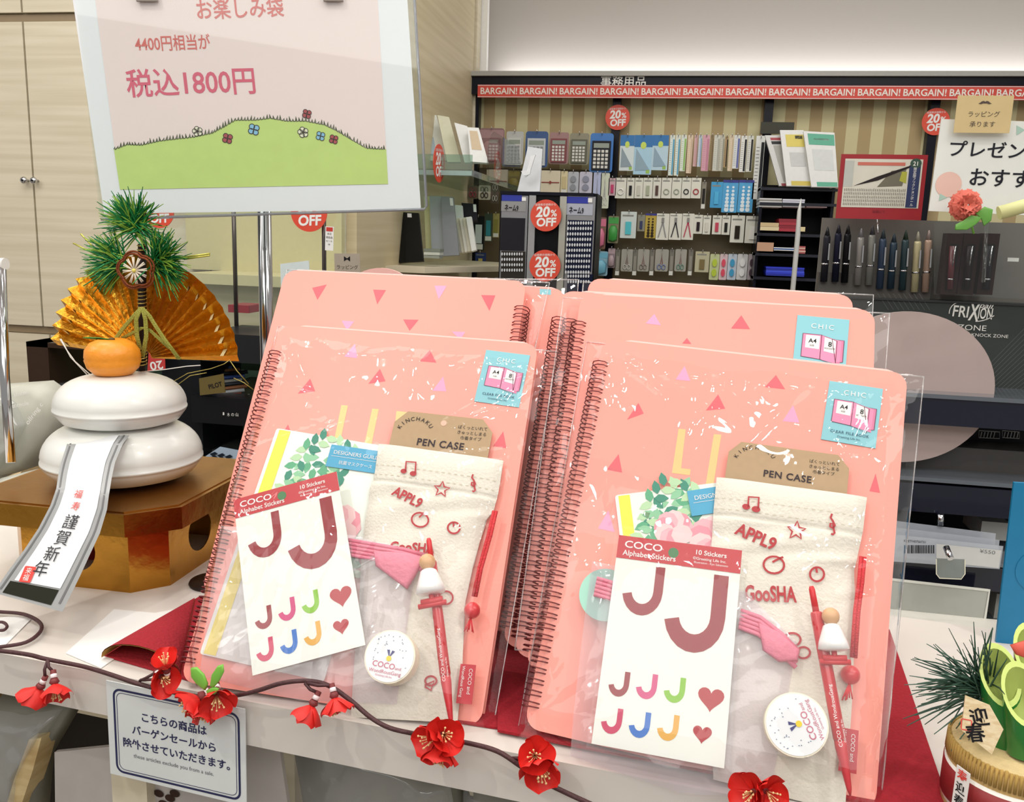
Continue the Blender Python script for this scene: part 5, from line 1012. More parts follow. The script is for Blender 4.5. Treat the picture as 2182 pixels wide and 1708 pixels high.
# small section letters peeking over the banner
lt = thing('section_lettering', 'white section letters on the header, mostly hidden by the banner', 'sign', (at_y(1330, 176, BY - .062).x, BY - .061, zc(182)))
text(lt, Fr((0, BY - .061, 0), (1, 0, 0), (0, 0, 1)), '事務用品', at_y(1330, 176, BY).x, zc(188), .052, PAPER, .0003, .01)
OFFR = M('#dc4a32', .45, var=.02)
def off_sign(px, py, rpx, Y, label, a=(1, 0, 0), rot=.05, grp='round red discount signs'):
    f = Fr(at_y(px, py, Y), a, (0, 0, 1)); r = (at_y(px, py - rpx, Y) - at_y(px, py, Y)).length
    f = Fr(f.O, f.a * math.cos(rot) + f.b * math.sin(rot), -f.a * math.sin(rot) + f.b * math.cos(rot))
    o = thing('discount_sign', label, 'sign', f.O - Vector((0, 0, r)), grp)
    build('disc', MB().prism(f, circ(0, 0, r, 40), -.002, 0), OFFR, o)
    text(o, f, '20', -r * .22, -r * .06, r * .88, PAPER, .0006, .035, 0, shear=.15); text(o, f, '%', r * .52, -r * .06, r * .58, PAPER, .0006, .02)
    text(o, f, 'OFF', 0, -r * .66, r * .72, PAPER, .0006, .035, 0, shear=.1); text(o, f, '店頭表示価格から', 0, r * .62, r * .17, PAPER, .0006); return o
off_sign(1316, 250, 27, BY - .02, 'round red discount sign stuck on the post below the banner'); off_sign(1994, 259, 29, BY - .02, 'round red discount sign half hidden behind the handwritten sign')
off_sign(936, 348, 41, 3.0, 'tall looking red discount sign seen edge-on at the glass shelf', (.04, 1, 0)); off_sign(1061, 357, 35, 3.5, 'narrow red discount sign on the far end of the glass shelf', (.02, 1, 0))
off_sign(658, 452, 42, 2.02, 'round red discount sign on the glass panel below the poster edge'); off_sign(338, 450, 36, 2.02, 'round red discount sign behind the pine sprigs')
# ---- hanging packs
def pk(kind, x0, y0, x1, y1, c1_, c2_, label, Y=4.10, group='packs hanging on the back wall', nm=None):
    a, b = at_y((x0 + x1) / 2, y1, Y), at_y((x0 + x1) / 2, y0, Y); hw = (at_y(x1, (y0 + y1) / 2, Y).x - at_y(x0, (y0 + y1) / 2, Y).x) / 2; H = b.z - a.z; f = Fr((a.x - hw + (b.x - a.x) * .5, Y, a.z), (1, 0, 0), (0, 0, 1)); W = hw * 2
    names = {'calc': 'calculator_pack', 'ruler': 'ruler', 'tri': 'set_square_pack', 'sc': 'scissors_pack', 'comp': 'compass_pack', 'blk': 'stationery_pack', 'oval': 'hanging_case', 'dots': 'template_sheet', 'ring': 'tape_measure_pack', 'blister': 'blister_pack', 'env': 'gift_envelope', 'thin': 'slim_pack'}
    cats = {'calc': 'calculator', 'ruler': 'ruler', 'tri': 'set square', 'sc': 'scissors', 'comp': 'compass', 'dots': 'template', 'env': 'envelope'}
    o = thing(nm or names[kind], label, cats.get(kind, 'pack'), f.pt(W / 2, 0, 0), group); m1 = M(c1_, .35, var=.04); m2 = M(c2_, .4, var=.04)
    th = {'calc': .012, 'blister': .02, 'oval': .012}.get(kind, .003)
    build('backing_card', MB().prism(f, rrect(0, 0, W, H, W * (.12 if kind in ('oval', 'calc', 'sc', 'blister') else .03), 3), -.001, 0), m1, o)
    P = lambda n, q, m, w0=.0004, w1=None: build(n, MB().prism(f, [(x * W, y * H) for x, y in q], 0, w1 or w0), m, o)
    R = lambda x, y, X, Y_: [(x, y), (X, y), (X, Y_), (x, Y_)]
    if kind == 'calc':
        P('calculator_body', R(.1, .05, .9, .80), m2, w1=.010); P('screen', R(.17, .62, .83, .74), M('#8a9488', .2), w1=.0108)
        for r in range(5):
            for c in range(4): P('key', R(.17 + c * .17, .10 + r * .10, .29 + c * .17, .17 + r * .10), M('#d8d6d0' if sum(lin(c2_)[:3]) < .6 else '#8b8c90', .4), w1=.0118)
    elif kind == 'ruler':
        mb = MB()
        for k in range(14): mb.poly(f, [(W * .1, H * (.1 + k * .055)), (W * .45, H * (.1 + k * .055)), (W * .45, H * (.107 + k * .055)), (W * .1, H * (.107 + k * .055))], .0006)
        build('scale_print', mb, m2, o, kind='stuff'); P('edge_strip', R(.62, .02, .95, .9), m2)
    elif kind == 'tri':
        P('header', R(0, .70, 1, 1), M('#1f6fb0', .4), w1=.001); P('logo_dot', [(.5 + .16 * math.cos(t), .74 + .09 * math.sin(t)) for t in [2 * PI * k / 12 for k in range(12)]], M('#c8dc5c', .4), w1=.0016); P('set_square', [(.1, .10), (.9, .12), (.12, .66)], m2, w1=.0022); P('tag', R(.7, .03, .9, .13), M('#9cc45a', .5), w1=.0012)
    elif kind == 'sc':
        for s_ in (-1, 1):
            build('scissor_handle', MB().tube([f.pt(W * (.5 + s_ * .16) + W * .13 * math.cos(t), H * .2 + H * .11 * math.sin(t), .004) for t in [2 * PI * k / 12 for k in range(13)]], W * .035, 5), m2, o)
            build('scissor_blade', MB().prism(f, [(W * (.5 + s_ * .06), H * .3), (W * (.5 + s_ * .12), H * .3), (W * (.5 - s_ * .04), H * .85)], .002, .004), CHROME, o)
    elif kind == 'comp':
        for s_ in (-1, 1): P('compass_leg', [(.5 + s_ * .04, .70), (.5 - s_ * .06, .72), (.5 + s_ * .26, .10), (.5 + s_ * .34, .10)], m2, w1=.004)
        P('hinge', R(.40, .66, .60, .84), M('#8c8a86', .3, .6), w1=.005); P('top_print', R(.05, .9, .6, .94), M('#9a9a94', .5), w1=.0008)
    elif kind == 'blk': P('item', R(.32, .14, .68, .62), m2, w1=.006); P('top_print', R(.1, .82, .8, .88), M('#8c8c86', .5), w1=.0008)
    elif kind == 'ring':
        build('reel', MB().tube([f.pt(W * .5 + W * .26 * math.cos(t), H * .32 + W * .26 * math.sin(t), .004) for t in [2 * PI * k / 16 for k in range(17)]], W * .05, 6), m2, o); P('top_print', R(.1, .82, .8, .88), M('#8c8c86', .5), w1=.0008)
    elif kind == 'oval':
        for cy_ in (.28, .66): P('item', [(.5 + .26 * math.cos(t), cy_ + .15 * math.sin(t)) for t in [2 * PI * k / 14 for k in range(14)]], m2, w1=.008)
    elif kind == 'dots':
        P('header', R(0, .92, 1, 1), M('#2c2f8c', .4), w1=.001)
        for r in range(7):
            for c in range(2): q = .07 + .012 * (7 - r); P('hole', [(.32 + c * .36 + q * math.cos(t), .09 + r * .115 + q * W / H * math.sin(t)) for t in [2 * PI * k / 10 for k in range(10)]], m2, w1=.0012)
    elif kind == 'blister': P('header', R(.04, .72, .96, .95), m2, w1=.001); build('bubble', MB().pillow(f, [(W * x, H * y) for x, y in ((.1, .1), (.5, .04), (.9, .12), (.92, .5), (.7, .66), (.3, .66), (.08, .5))], 0, .02), m2, o)
    elif kind == 'env': P('cord', R(.05, .44, .95, .48), M('#8c2a26', .5), w1=.003); P('bead', [(.5 + .06 * math.cos(t), .46 + .07 * math.sin(t)) for t in [2 * PI * k / 10 for k in range(10)]], M('#8c2a26', .5), w1=.006)
    elif kind == 'thin': P('item', R(.2, .2, .8, .75), m2, w1=.004); P('price_slip', R(.1, .02, .9, .18), M('#dcdcd4', .5), w1=.002)
    c = f.pt(W / 2, H * .96, 0); build('peg_hook', MB().tube([c + Vector((0, BY + .02 - Y, 0)), c - Vector((0, .012, 0)), c - Vector((0, .016, -.012))], .0018, 5), CHROME, o)
    return o
z = lambda ox, oy, s: (lambda a, b, c, d: (ox + a / s, oy + b / s, ox + c / s, oy + d / s)); g5 = z(820, 180, 3.714); g6 = z(1240, 180, 3.713)
pk('calc', *g5(960, 370, 1095, 635), '#b9bab8', '#c9cac8', 'silver calculator in a clear pack, left of the navy one'); pk('calc', *g5(1112, 370, 1290, 655), '#2a4f86', '#c3c8cc', 'silver calculator on a navy blue card'); pk('calc', *g5(1300, 378, 1455, 630), '#a07a78', '#7d3a3c', 'wine red calculator pack in the top row'); pk('calc', *g5(1460, 385, 1615, 635), '#8c8872', '#5a5a48', 'olive calculator pack in the top row'); pk('calc', *g5(1622, 385, 1805, 695), '#2f74c0', '#25262c', 'black calculator on a bright blue card')
pk('blister', *g5(745, 345, 945, 630), '#8c6a6c', '#a78486', 'dusky pink pack behind the acrylic at the start of the top row')
pk('env', *g5(1232, 680, 1388, 855), '#d8cdb4', '#fff', 'cream gift envelope tied with a dark red cord') if False else pk('env', *g5(1232, 680, 1388, 855), '#d8cdb4', '#ffffff', 'cream gift envelope tied with a dark red cord')
pk('thin', *g5(1392, 685, 1446, 860), '#dccfa6', '#c9b98c', 'narrow cream booklet beside the cord-tied envelope'); pk('oval', *g5(1448, 690, 1534, 862), '#b9bcc4', '#8c8f98', 'grey tape pack right of the narrow cream booklet'); pk('oval', *g5(1540, 690, 1640, 862), '#c6c4d4', '#8a8ca0', 'lilac grey tape pack beside the white handled scissors'); pk('blister', *g5(975, 680, 1070, 850), '#8a7a3c', '#a8953e', 'mustard pack behind the white stand-up card')
pk('sc', *g5(1648, 695, 1712, 975), '#b4bcdc', '#7fa6d8', 'lilac backed scissors with pale blue handles'); pk('sc', *g5(1705, 700, 1775, 980), '#cfd4c0', '#e4e6e0', 'scissors with white handles on a pale green card'); pk('blk', *g5(1770, 740, 1830, 878), '#c8a8b0', '#c02a64', 'magenta stationery pack beside the white handled scissors')
pk('tri', *g6(300, 400, 412, 682), '#d4dfe0', '#8c9ca6', 'set square pack nearest the black post'); pk('tri', *g6(412, 400, 555, 712), '#a9cfe4', '#8fa9b8', 'larger pale blue set square pack, middle of three'); pk('tri', *g6(556, 400, 682, 678), '#b9d4e2', '#8ca6b8', 'set square pack nearest the rulers')
for a, b, c, d, c1_, c2_, lb in ((690, 400, 728, 720, '#dfe8e0', '#4a9cc0', 'white and blue ruler, first beside the set squares'), (736, 400, 772, 720, '#e3e8dc', '#4a9cc0', 'white and blue ruler, second beside the set squares'), (780, 400, 822, 685, '#dfe6dc', '#88b85a', 'white ruler with green label, third beside the set squares'), (832, 400, 872, 702, '#e2cbb0', '#c9b096', 'peach ruler in the top row'), (884, 400, 912, 648, '#d0a8a6', '#b98c8c', 'dusty pink short ruler in the top row'), (918, 400, 945, 650, '#c9d2dc', '#7fa0c0', 'pale blue short ruler in the top row'),
        (950, 400, 1005, 684, '#d8a0b0', '#c08094', 'rose pink ruler in the top row'), (1010, 400, 1036, 680, '#8c7448', '#6c5630', 'brown wooden ruler in the top row'), (1040, 400, 1088, 684, '#d0d0c4', '#a9a99c', 'clear grey ruler right of the brown one'), (1090, 400, 1122, 684, '#c4c2b2', '#8f8d7e', 'clear narrow ruler left of the black striped one'), (1126, 410, 1152, 655, '#a88c60', '#241f1a', 'tan ruler with a black edge'), (1160, 400, 1196, 684, '#dcc9ac', '#c4b090', 'cream ruler right of the black edged one'), (1198, 400, 1246, 665, '#dde0dc', '#5a62a0', 'white ruler with dark blue head'),
        (1252, 405, 1300, 692, '#e6e6e0', '#26262a', 'white ruler with black head, left of three'), (1306, 405, 1350, 690, '#dcdcd4', '#2a2a2c', 'white ruler with black head, middle of three'), (1362, 405, 1432, 908, '#e2e4e0', '#2c2c30', 'longest ruler, white with a black head')): pk('ruler', *g6(a, b, c, d), c1_, c2_, lb, group='rulers hanging on the back wall')
CRM = '#e0dfd2'
for k, a, c, c2_, lb in (('ring', 264, 350, '#f2f2ee', 'cream pack with a white coil, first in the second row'), ('blk', 355, 414, '#1e1e20', 'cream pack with black stick, second row'), ('blk', 418, 482, '#c9c8bc', 'cream pack with pale piece, second row beside the black stick'), ('blk', 485, 558, '#a6ac92', 'cream pack with a sage block, second row'), ('blk', 562, 625, '#4c2c22', 'cream pack with dark brown block, second row'), ('ring', 630, 708, '#b0b4a4', 'cream pack with a grey green loop, left of its twin'), ('ring', 712, 786, '#a9b0a0', 'cream pack with a grey green loop, right of its twin'), ('ring', 790, 862, '#26262c', 'cream pack with a black loop'), ('ring', 865, 942, '#b8303c', 'cream pack with a red loop')): pk(k, *g6(a, 738, c, 900), CRM, c2_, lb, group='cream tool packs, second row')
pk('thin', *g6(945, 770, 980, 985), '#8a8474', '#2a2624', 'dark slim pack left of the bright blue sheet'); pk('blk', *g6(1018, 770, 1112, 975), '#3aa0d4', '#48b0e0', 'plain bright blue template sheet'); pk('dots', *g6(1110, 755, 1232, 1012), '#4aa4d8', '#dfeef6', 'blue circle template with small holes, left'); pk('dots', *g6(1236, 755, 1355, 1012), '#4aa4d8', '#e6f2f8', 'blue circle template with larger holes, right')
pk('blister', *g6(205, 1040, 290, 1255), '#7d7a5a', '#3f9a44', 'green tool blister in the third row by the post'); pk('blk', *g6(305, 1005, 430, 1215), '#cfd8d4', '#4fc0cc', 'turquoise card pack in the third row'); pk('blk', *g6(440, 1030, 498, 1160), '#8a8878', '#26305a', 'small navy pack behind the turquoise one'); pk('dots', *g6(500, 1020, 586, 1215), '#b9a03c', '#3a2e1c', 'yellow pack with dark spots in the third row')
for a, c, c2_, lb in ((588, 688, '#8c8c8c', 'compass with silver legs'), (692, 788, '#2c2830', 'compass with black legs'), (792, 884, '#b8284c', 'compass with crimson legs')): pk('comp', *g6(a, 1020, c, 1228), CRM, c2_, lb + ' on a cream card')
for a, b, c, d, c2_, lb in ((886, 1030, 954, 1180, '#2c2028', 'cream pack with black block right of the compasses'), (958, 1035, 1018, 1185, '#d6d2c6', 'cream pack with white block, third row'), (1032, 1035, 1104, 1185, '#c43a54', 'cream pack with a crimson block'), (1108, 1035, 1172, 1188, '#26241f', 'cream pack with black block, second from the right end'), (1176, 1035, 1284, 1250, '#2a2418', 'tall cream pack with dark lighter shaped piece'), (1292, 1040, 1404, 1255, '#f4f2ea', 'tall cream pack with white piece at the right end')): pk('blk', *g6(a, b, c, d), CRM, c2_, lb, group='cream tool packs, third row')
for a, c, c2_, lb in ((310, 404, '#c9c6c0', 'pale handled scissors pack, first in the bottom row'), (440, 532, '#8c7f78', 'brown grey handled scissors pack, bottom row'), (578, 684, '#7f8cb8', 'blue violet handled scissors pack, bottom row'), (735, 826, '#6f9c8c', 'green handled scissors pack, bottom row')): pk('sc', *g6(a, 1302, c, 1478), '#a3a196', c2_, lb, group='scissors packs, bottom row')
for a, lb in ((264, 'slim clear pack at the left of the bottom scissors row'), (400, 'slim clear pack between the first two bottom scissors'), (535, 'slim clear pack left of the violet scissors'), (690, 'slim clear pack right of the violet scissors'), (840, 'slim clear pack right of the green scissors')): pk('thin', *g6(a, 1305, a + 36, 1512), '#77736a', '#8f8b80', lb, group='slim packs between the bottom scissors')
pk('blister', *g6(205, 1295, 262, 1450), '#8f7f86', '#b09aa0', 'pinkish pack beside the light blue blister'); pk('blk', *g6(895, 1320, 1006, 1484), '#bfb99a', '#7a6a3c', 'beige illustrated pack in the bottom row')
for a, c, c1_, c2_, lb in ((1010, 1084, '#c4cc9c', '#b8cc3a', 'lime green slim case, bottom row'), (1088, 1148, '#dcc4c8', '#dc4a62', 'coral pink slim case, bottom row'), (1152, 1222, '#c4d0dc', '#3c9cc8', 'sky blue slim case, bottom row'), (1226, 1308, '#d8d8d8', '#f0f0f0', 'white slim case, bottom row'), (1312, 1366, '#b4acb0', '#4a3440', 'dark plum slim case, bottom row')): pk('oval', *g6(a, 1340, c, 1545), c1_, c2_, lb, group='slim cases, bottom row')
pk('blister', *g6(75, 1318, 205, 1512), '#8fb4c4', '#6fb0c8', 'light blue blister pack right of the stamp stand'); pk('blister', *g6(100, 1050, 190, 1300), '#7a5a4c', '#d0708c', 'pink and brown pack right of the stamp stand')
for i, (q, c1_, c2_, k, lb) in enumerate((((654, 728, 740, 905), '#5a5040', '#8c2f3c', 'sc', 'dark card scissors pack under the glass shelf'), ((742, 730, 838, 912), '#b4b0a0', '#3a3432', 'sc', 'grey card scissors pack under the glass shelf'), ((840, 740, 905, 940), '#5c5048', '#c9c8c0', 'sc', 'white handled scissors pack above the cellophane corner'), ((790, 1020, 850, 1240), '#3a4a40', '#2f8c9c', 'thin', 'dark pack with teal pen beside the stamp stand'), ((855, 1020, 905, 1210), '#a89c60', '#8c8440', 'thin', 'olive pack just left of the stamp stand'), ((700, 1040, 786, 1310), '#1c2224', '#cfd8dc', 'thin', 'black pack with white window beside the leaning cards'), ((715, 1330, 800, 1450), '#24386c', '#c0b060', 'blk', 'navy pack low under the wooden shelf'))): pk(k, *g5(*q), c1_, c2_, lb)
# ---- black shelf unit with paper packs
us = thing('paper_shelf', 'narrow black shelf unit holding paper packs beside the hanging tools', 'shelf unit', (at_y(1690, 500, 3.9).x, 4.0, 0)); UY = 3.95
xa, xb = at_y(1615, 480, UY).x, at_y(1778, 480, UY).x
build('back', MB().abox((xa, UY + .2, 0), (xb, UY + .21, zc(395, 1690, UY + .2))), M('#100e10', .5), us)
for x in (xa, xb - .02): build('side', MB().abox((x, UY + .01, 0), (x + .012, UY + .2, zc(398, 1690, UY))), BLK, us)
for y in (400, 432, 498, 541, 592, 640): build('shelf_board', MB().abox((xa, UY, zc(y + 6, 1690, UY)), (xb, UY + .2, zc(y, 1690, UY))), M('#2a2c34', .2, coat=.4), us)
def stack(x0, y0, x1, y1, n, cs, label, nm='paper_stack', cat='paper', grp=None):
    o = None; a = at_y((x0 + x1) / 2, y1, UY + .01); t = thing(nm, label, cat, a, grp); h = (y1 - y0) / n
    for k in range(n):
        mb = fbox(x0 + random.uniform(-.6, .6), y0 + k * h + .25, x1 + random.uniform(-.6, .6), y0 + (k + 1) * h, UY + .005 + random.uniform(0, .004), .15); build('sheet', mb, M(cs[k % len(cs)], .5, var=0), t)
stack(1618, 422, 1666, 441, 6, ['#d4d4d4', '#8c8880', '#e0e0e0'], 'grey and white envelope pile, left on the upper shelf', 'envelope_pile', 'envelopes'); stack(1668, 424, 1715, 441, 5, ['#e4e4ee', '#d8d8e6'], 'white envelope pile, middle of the upper shelf', 'envelope_pile', 'envelopes'); stack(1718, 433, 1762, 442, 3, ['#c9a8ac', '#dcdce0'], 'low pinkish paper pile, right on the upper shelf', 'envelope_pile', 'envelopes')
stack(1620, 474, 1660, 491, 2, ['#cfb88c', '#e0cfa4'], 'tan paper bundle on the second shelf', 'paper_bundle'); stack(1660, 466, 1700, 493, 4, ['#8c1c2c', '#a82a3a'], 'dark red paper bundle on the second shelf', 'paper_bundle'); stack(1701, 483, 1716, 493, 1, ['#dccb9c'], 'small cream bundle right of the dark red one', 'paper_bundle')
stack(1613, 516, 1648, 535, 1, ['#c49a7c'], 'kraft card box on the third shelf', 'card_box', 'box'); stack(1649, 527, 1696, 534, 3, ['#dfe6f0', '#2c5fa8', '#d8d8d8'], 'blue and white paper bundle on the third shelf', 'paper_bundle'); stack(1698, 524, 1716, 540, 5, ['#b85a5a', '#e0b8a8'], 'red striped paper bundle on the third shelf', 'paper_bundle')
stack(1632, 569, 1714, 588, 5, ['#2234c4', '#1c2ca4', '#3a50dc'], 'bright blue folder stack on the lowest visible shelf', 'folder_stack', 'folders')
# leaning paper packs
def lean(q, Y, m, label, cat='paper', nm='paper_pack', bands=(), lx=0, dep=.06, grp=None):
    """upright pack whose front face meets the four picture corners; top leans back"""
    lo = [at_y(*q[3], Y), at_y(*q[2], Y)]; hi = [at_y(*q[0], Y + dep), at_y(*q[1], Y + dep)]
    a = lo[1] - lo[0]; b = hi[0] - lo[0]; f = Fr(lo[0], a, b - a * (b.dot(a) / a.dot(a))); uvq = [((p - f.O).dot(f.a), (p - f.O).dot(f.b)) for p in (lo[0], lo[1], hi[1], hi[0])]
    o = thing(nm, label, cat, (lo[0] + lo[1]) / 2, grp); build('pack_body', MB().prism(f, uvq, -.012, 0), m, o)
    B = lambda s, t: (lambda u: (u.x, u.y))(Vector(uvq[0]).lerp(Vector(uvq[1]), s).lerp(Vector(uvq[3]).lerp(Vector(uvq[2]), s), t))
    for (s0, t0, s1, t1, c) in bands: build('label_print', MB().poly(f, [B(s0, t0), B(s1, t0), B(s1, t1), B(s0, t1)], .0008), M(c, .5), o)
    return o
WP = M('#dcdcda', .3)
lean(g6(0, 0, 0, 0)[:0] or [(1630, 288), (1668, 288), (1700, 396), (1660, 396)], 3.96, M('#c9c8c6', .3), 'white paper pack with a dark red label, rearmost of three leaning', bands=((.15, .0, .95, .05, '#8c2430'), (.25, .90, .98, .95, '#a83a44'), (.25, .82, .98, .88, '#3a3a3c'), (.3, .08, .9, .80, '#a6a49e')))
lean([(1662, 277), (1712, 277), (1730, 397), (1676, 396)], 3.93, WP, 'white paper pack with yellow label, middle of three leaning', bands=((.20, .70, .95, .92, '#d9c860'), (.20, .01, .98, .09, '#cdb850'), (.6, .84, .9, .90, '#4a4638'), (.28, .35, .9, .60, '#c4c6c4')))
lean([(1712, 279), (1778, 283), (1786, 399), (1729, 398)], 3.90, WP, 'white paper pack with green label, frontmost of three leaning', bands=((.12, .76, .98, .96, '#58a88c'), (.22, .01, .98, .09, '#58a88c'), (.3, .85, .8, .88, '#e8ece8'), (.2, .30, .9, .68, '#cfd2d0')))
build('clipboard', fbox(1621, 260, 1692, 285, 4.12, .01), M('#45453c', .4), None, 'dark olive board standing above the leaning paper packs', 'board')
bl__ = MB(); a = at_y(1708, 425, 3.2); build('white_spike', MB().tube([at_y(1707, 423, 3.3), at_y(1703, 450, 3.3), at_y(1700, 500, 3.3), Vector((at_y(1700, 500, 3.3).x, 3.3, 0))], [.001, .007, .009, .009], 8), M('#c9c9c6', .3), None, 'thin pale pointed rod standing before the black shelf unit', 'rod')
# ---- stamp stand
NY = 3.0; nf = FY(NY - .001); ss = thing('stamp_stand', 'tall revolving name stamp stand with dark blue grid of caps', 'display stand', at_y(1165, 600, NY) + Vector((0, .1, -1.0)))
SIL = M('#9c9ca0', .25, .6, .03)
def npan(px0, py0, px1, py1, m, n, d=.004, Y=NY): return build(n, fbox(px0, py0, px1, py1, Y, d), m, ss)
zbm = 640
_k = fbox(1064, 410, 1268, 640, NY + .004, .2); _x = [v.x for v in _k.v]; _z = max(v.z for v in _k.v); build('core', MB().abox((min(_x), NY + .004, 0), (max(_x), NY + .2, _z)), M('#0c0c0f', .4), ss); npan(1066, 409, 1266, 416, BLK, 'top_cap', .21, NY - .006)
npan(1066, 416, 1122, zbm, SIL, 'side_frame', .004, NY - .001); npan(1205, 418, 1264, zbm, SIL, 'side_frame', .004, NY - .001)
npan(1124, 416, 1138, zbm, M('#b0b0b2', .25, .5), 'upright', .012, NY - .010); npan(1189, 418, 1203, zbm, M('#b9b8ac', .25, .5), 'upright', .012, NY - .010)
npan(1069, 415, 1112, 428, M('#1f2f9c', .4), 'header_print', .001, NY - .003); npan(1112, 420, 1121, 428, PAPER, 'price_tag', .001, NY - .004); npan(1206, 419, 1254, 433, M('#1f2f9c', .4), 'header_print', .001, NY - .003); npan(1253, 422, 1262, 431, PAPER, 'price_tag', .001, NY - .004)
npan(1068, 429, 1121, 450, M('#8f8f90', .4), 'title_plate', .001, NY - .003); npan(1206, 434, 1263, 458, M('#a9acba', .4), 'title_plate', .001, NY - .003)
n2 = FY(NY - .005); ptext(ss, n2, 'ネーム9', (1075, 447), (1104, 449), 11, INK, .0004, .02); ptext(ss, n2, 'ネーム9', (1212, 453), (1243, 455), 12, INK, .0004, .02)
npan(1208, 469, 1262, 578, M('#141a33', .3), 'cap_board', .002, NY - .003); npan(1067, 464, 1118, 534, M('#28262c', .1), 'clear_window', .002, NY - .003); npan(1067, 535, 1118, 640, M('#33302c', .3), 'cap_board', .002, NY - .003); npan(1208, 583, 1262, 640, M('#141a33', .3), 'cap_board', .002, NY - .003)
cm = MB(); n3 = FY(NY - .005)
for r in range(10):
    for c in range(10):
        u, v = n3.uv(1208 + c * 5.4 - r * .6 + 3, 475 + r * 11.6); cm.prism(n3, circ(u, v, .0030, 8, .0058), 0, .002)
for r in range(4):
    for c in range(9): u, v = n3.uv(1070 + c * 5.3, 541 + r * 11.4); cm.prism(n3, circ(u, v, .0028, 8, .0055), 0, .002)
for r in range(2):
    for c in range(9): u, v = n3.uv(1211 + c * 5.4, 588 + r * 11.6); cm.prism(n3, circ(u, v, .0030, 8, .0058), 0, .002)
build('stamp_caps', cm, M('#d2d4d8', .4), ss, kind='stuff')
off_sign(1163, 459, 34, NY - .03, 'upper round red discount sign on the stamp stand'); off_sign(1161, 566, 34, NY - .03, 'lower round red discount sign on the stamp stand')
cb = lean([(1125, 312), (1156, 318), (1150, 408), (1102, 408)], NY + .02, M('#c3c6ca', .5), 'grey back of a stand-up card with white strut on the stamp stand', 'card', 'standing_card'); fq = FY(NY + .0)
build('strut', MB().prism(fq, [fq.uv(*p) for p in ((1132, 332), (1142, 330), (1128, 372), (1120, 378))], 0, .01).prism(fq, [fq.uv(*p) for p in ((1111, 365), (1132, 363), (1130, 372), (1118, 375))], .002, .012), M('#e8eaec', .5), cb)
# ---- shelves on the side wall
gs = thing('glass_shelf', 'acrylic shelf bracketed on the wood side wall', 'shelf', (-.86, 3.45, at_y(930, 365, 3.3).z))
za = at_y(930, 368, 3.2).z; build('shelf_plate', MB().abox((-.97, 3.02, za - .022), (-.70, 4.0, za)), GREENGLASS, gs); build('front_lip', MB().abox((-.97, 3.02, za), (-.70, 3.026, za + .05)), GREENGLASS, gs); build('edge_strip', MB().abox((-.97, 3.018, za - .02), (-.70, 3.021, za - .004)), M('#9cb4ae', .2), gs)
ef = Fr((-.70, 3.02, za), (0, 1, 0), (0, 0, 1)); build('end_guard', MB().prism(ef, rrect(.25, -.02, .98, .17, .12, 6, (0, 0, 1, 1)), -.002, 0), GLASS, gs)
for i, (q, Y, c, lb) in enumerate((([(893, 240), (930, 246), (955, 342), (900, 342)], 3.45, '#dfe2dc', 'white card folder, rearmost at the left of the glass shelf'), ([(932, 245), (957, 250), (982, 345), (953, 345)], 3.40, '#e0e0c8', 'cream card folder, second on the glass shelf'), ([(968, 261), (996, 270), (1022, 346), (990, 346)], 3.34, '#f0f2f4', 'white card folder, third on the glass shelf'), ([(996, 271), (1020, 272), (1041, 347), (1003, 344)], 3.30, '#f2f3f4', 'white card folder with beige picture at the front'))):
    lean(q, Y, M(c, .4), lb, 'folder', 'card_folder', bands=((.15, .35, .8, .9, '#d8c4a8'),) if i == 3 else ((.3, .1, .6, .5, '#a9bcc8'),) if i == 0 else ())
zs = at_y(930, 566, 3.1).z
wsf = thing('wooden_shelf', 'pale wooden shelf on the side wall holding boxes', 'shelf', (-.8, 3.4, zs)); pw = [at_y(828, 580, 2.95), at_y(905, 572, 2.95), at_y(1056, 533, 3.6)]
build('board', MB().prism(W0, [(-.97, 2.9), (at_y(905, 570, 2.9).x, 2.9), (-.46, 3.75), (-.97, 3.95)], zs - .02, zs), WD, wsf)
def bookbox(q, Y, m, lb, dep=.05, cat='box', nm='storage_box', bands=()): return lean(q, Y, m, lb, cat, nm, bands=bands, dep=dep)
bookbox([(833, 452), (862, 452), (866, 558), (836, 560)], 3.05, M('#15140f', .35), 'black storage box, left one on the wooden shelf'); bookbox([(862, 452), (892, 454), (902, 556), (865, 558)], 3.03, M('#12110f', .35), 'black storage box with white tag, right one on the wooden shelf', bands=((.2, .9, .5, .98, '#dcdcdc'),))
bookbox([(903, 418), (915, 418), (920, 545), (908, 545)], 3.2, M('#cfcf9c', .4), 'narrow pale yellow folder on the wooden shelf', nm='file_box'); bookbox([(915, 417), (940, 418), (946, 545), (920, 545)], 3.18, M('#9ca2a6', .4), 'light grey file box, left of two on the wooden shelf', nm='file_box'); bookbox([(940, 418), (966, 420), (978, 543), (946, 545)], 3.16, M('#84888e', .4), 'darker grey file box with tag, right of two', nm='file_box', bands=((.7, .85, .95, .98, '#dfe0e0'),))
bookbox([(968, 436), (985, 438), (992, 535), (975, 538)], 3.3, M('#e0e2e4', .4), 'white file box behind the grey boxes', nm='file_box'); bookbox([(983, 432), (1015, 434), (1017, 470), (988, 468)], 3.36, M('#2a2730', .4), 'dark plum box with tag at the back of the shelf', nm='file_box', bands=((.78, .5, .98, .95, '#dfe0e0'),))
for k in range(4): bookbox([(972 + k * 7, 466 - k), (983 + k * 7, 464 - k), (994 + k * 7, 535 - k), (984 + k * 7, 538 - k)], 3.24 - k * .01, M(('#ddd6c4', '#e8e4d8', '#d2ccb8', '#efefec')[k], .5), ('beige slim album, first in the leaning row on the wooden shelf', 'ivory slim album, second in the leaning row', 'dark cream slim album, third in the leaning row', 'white slim album at the front of the leaning row')[k], nm='album', cat='album')
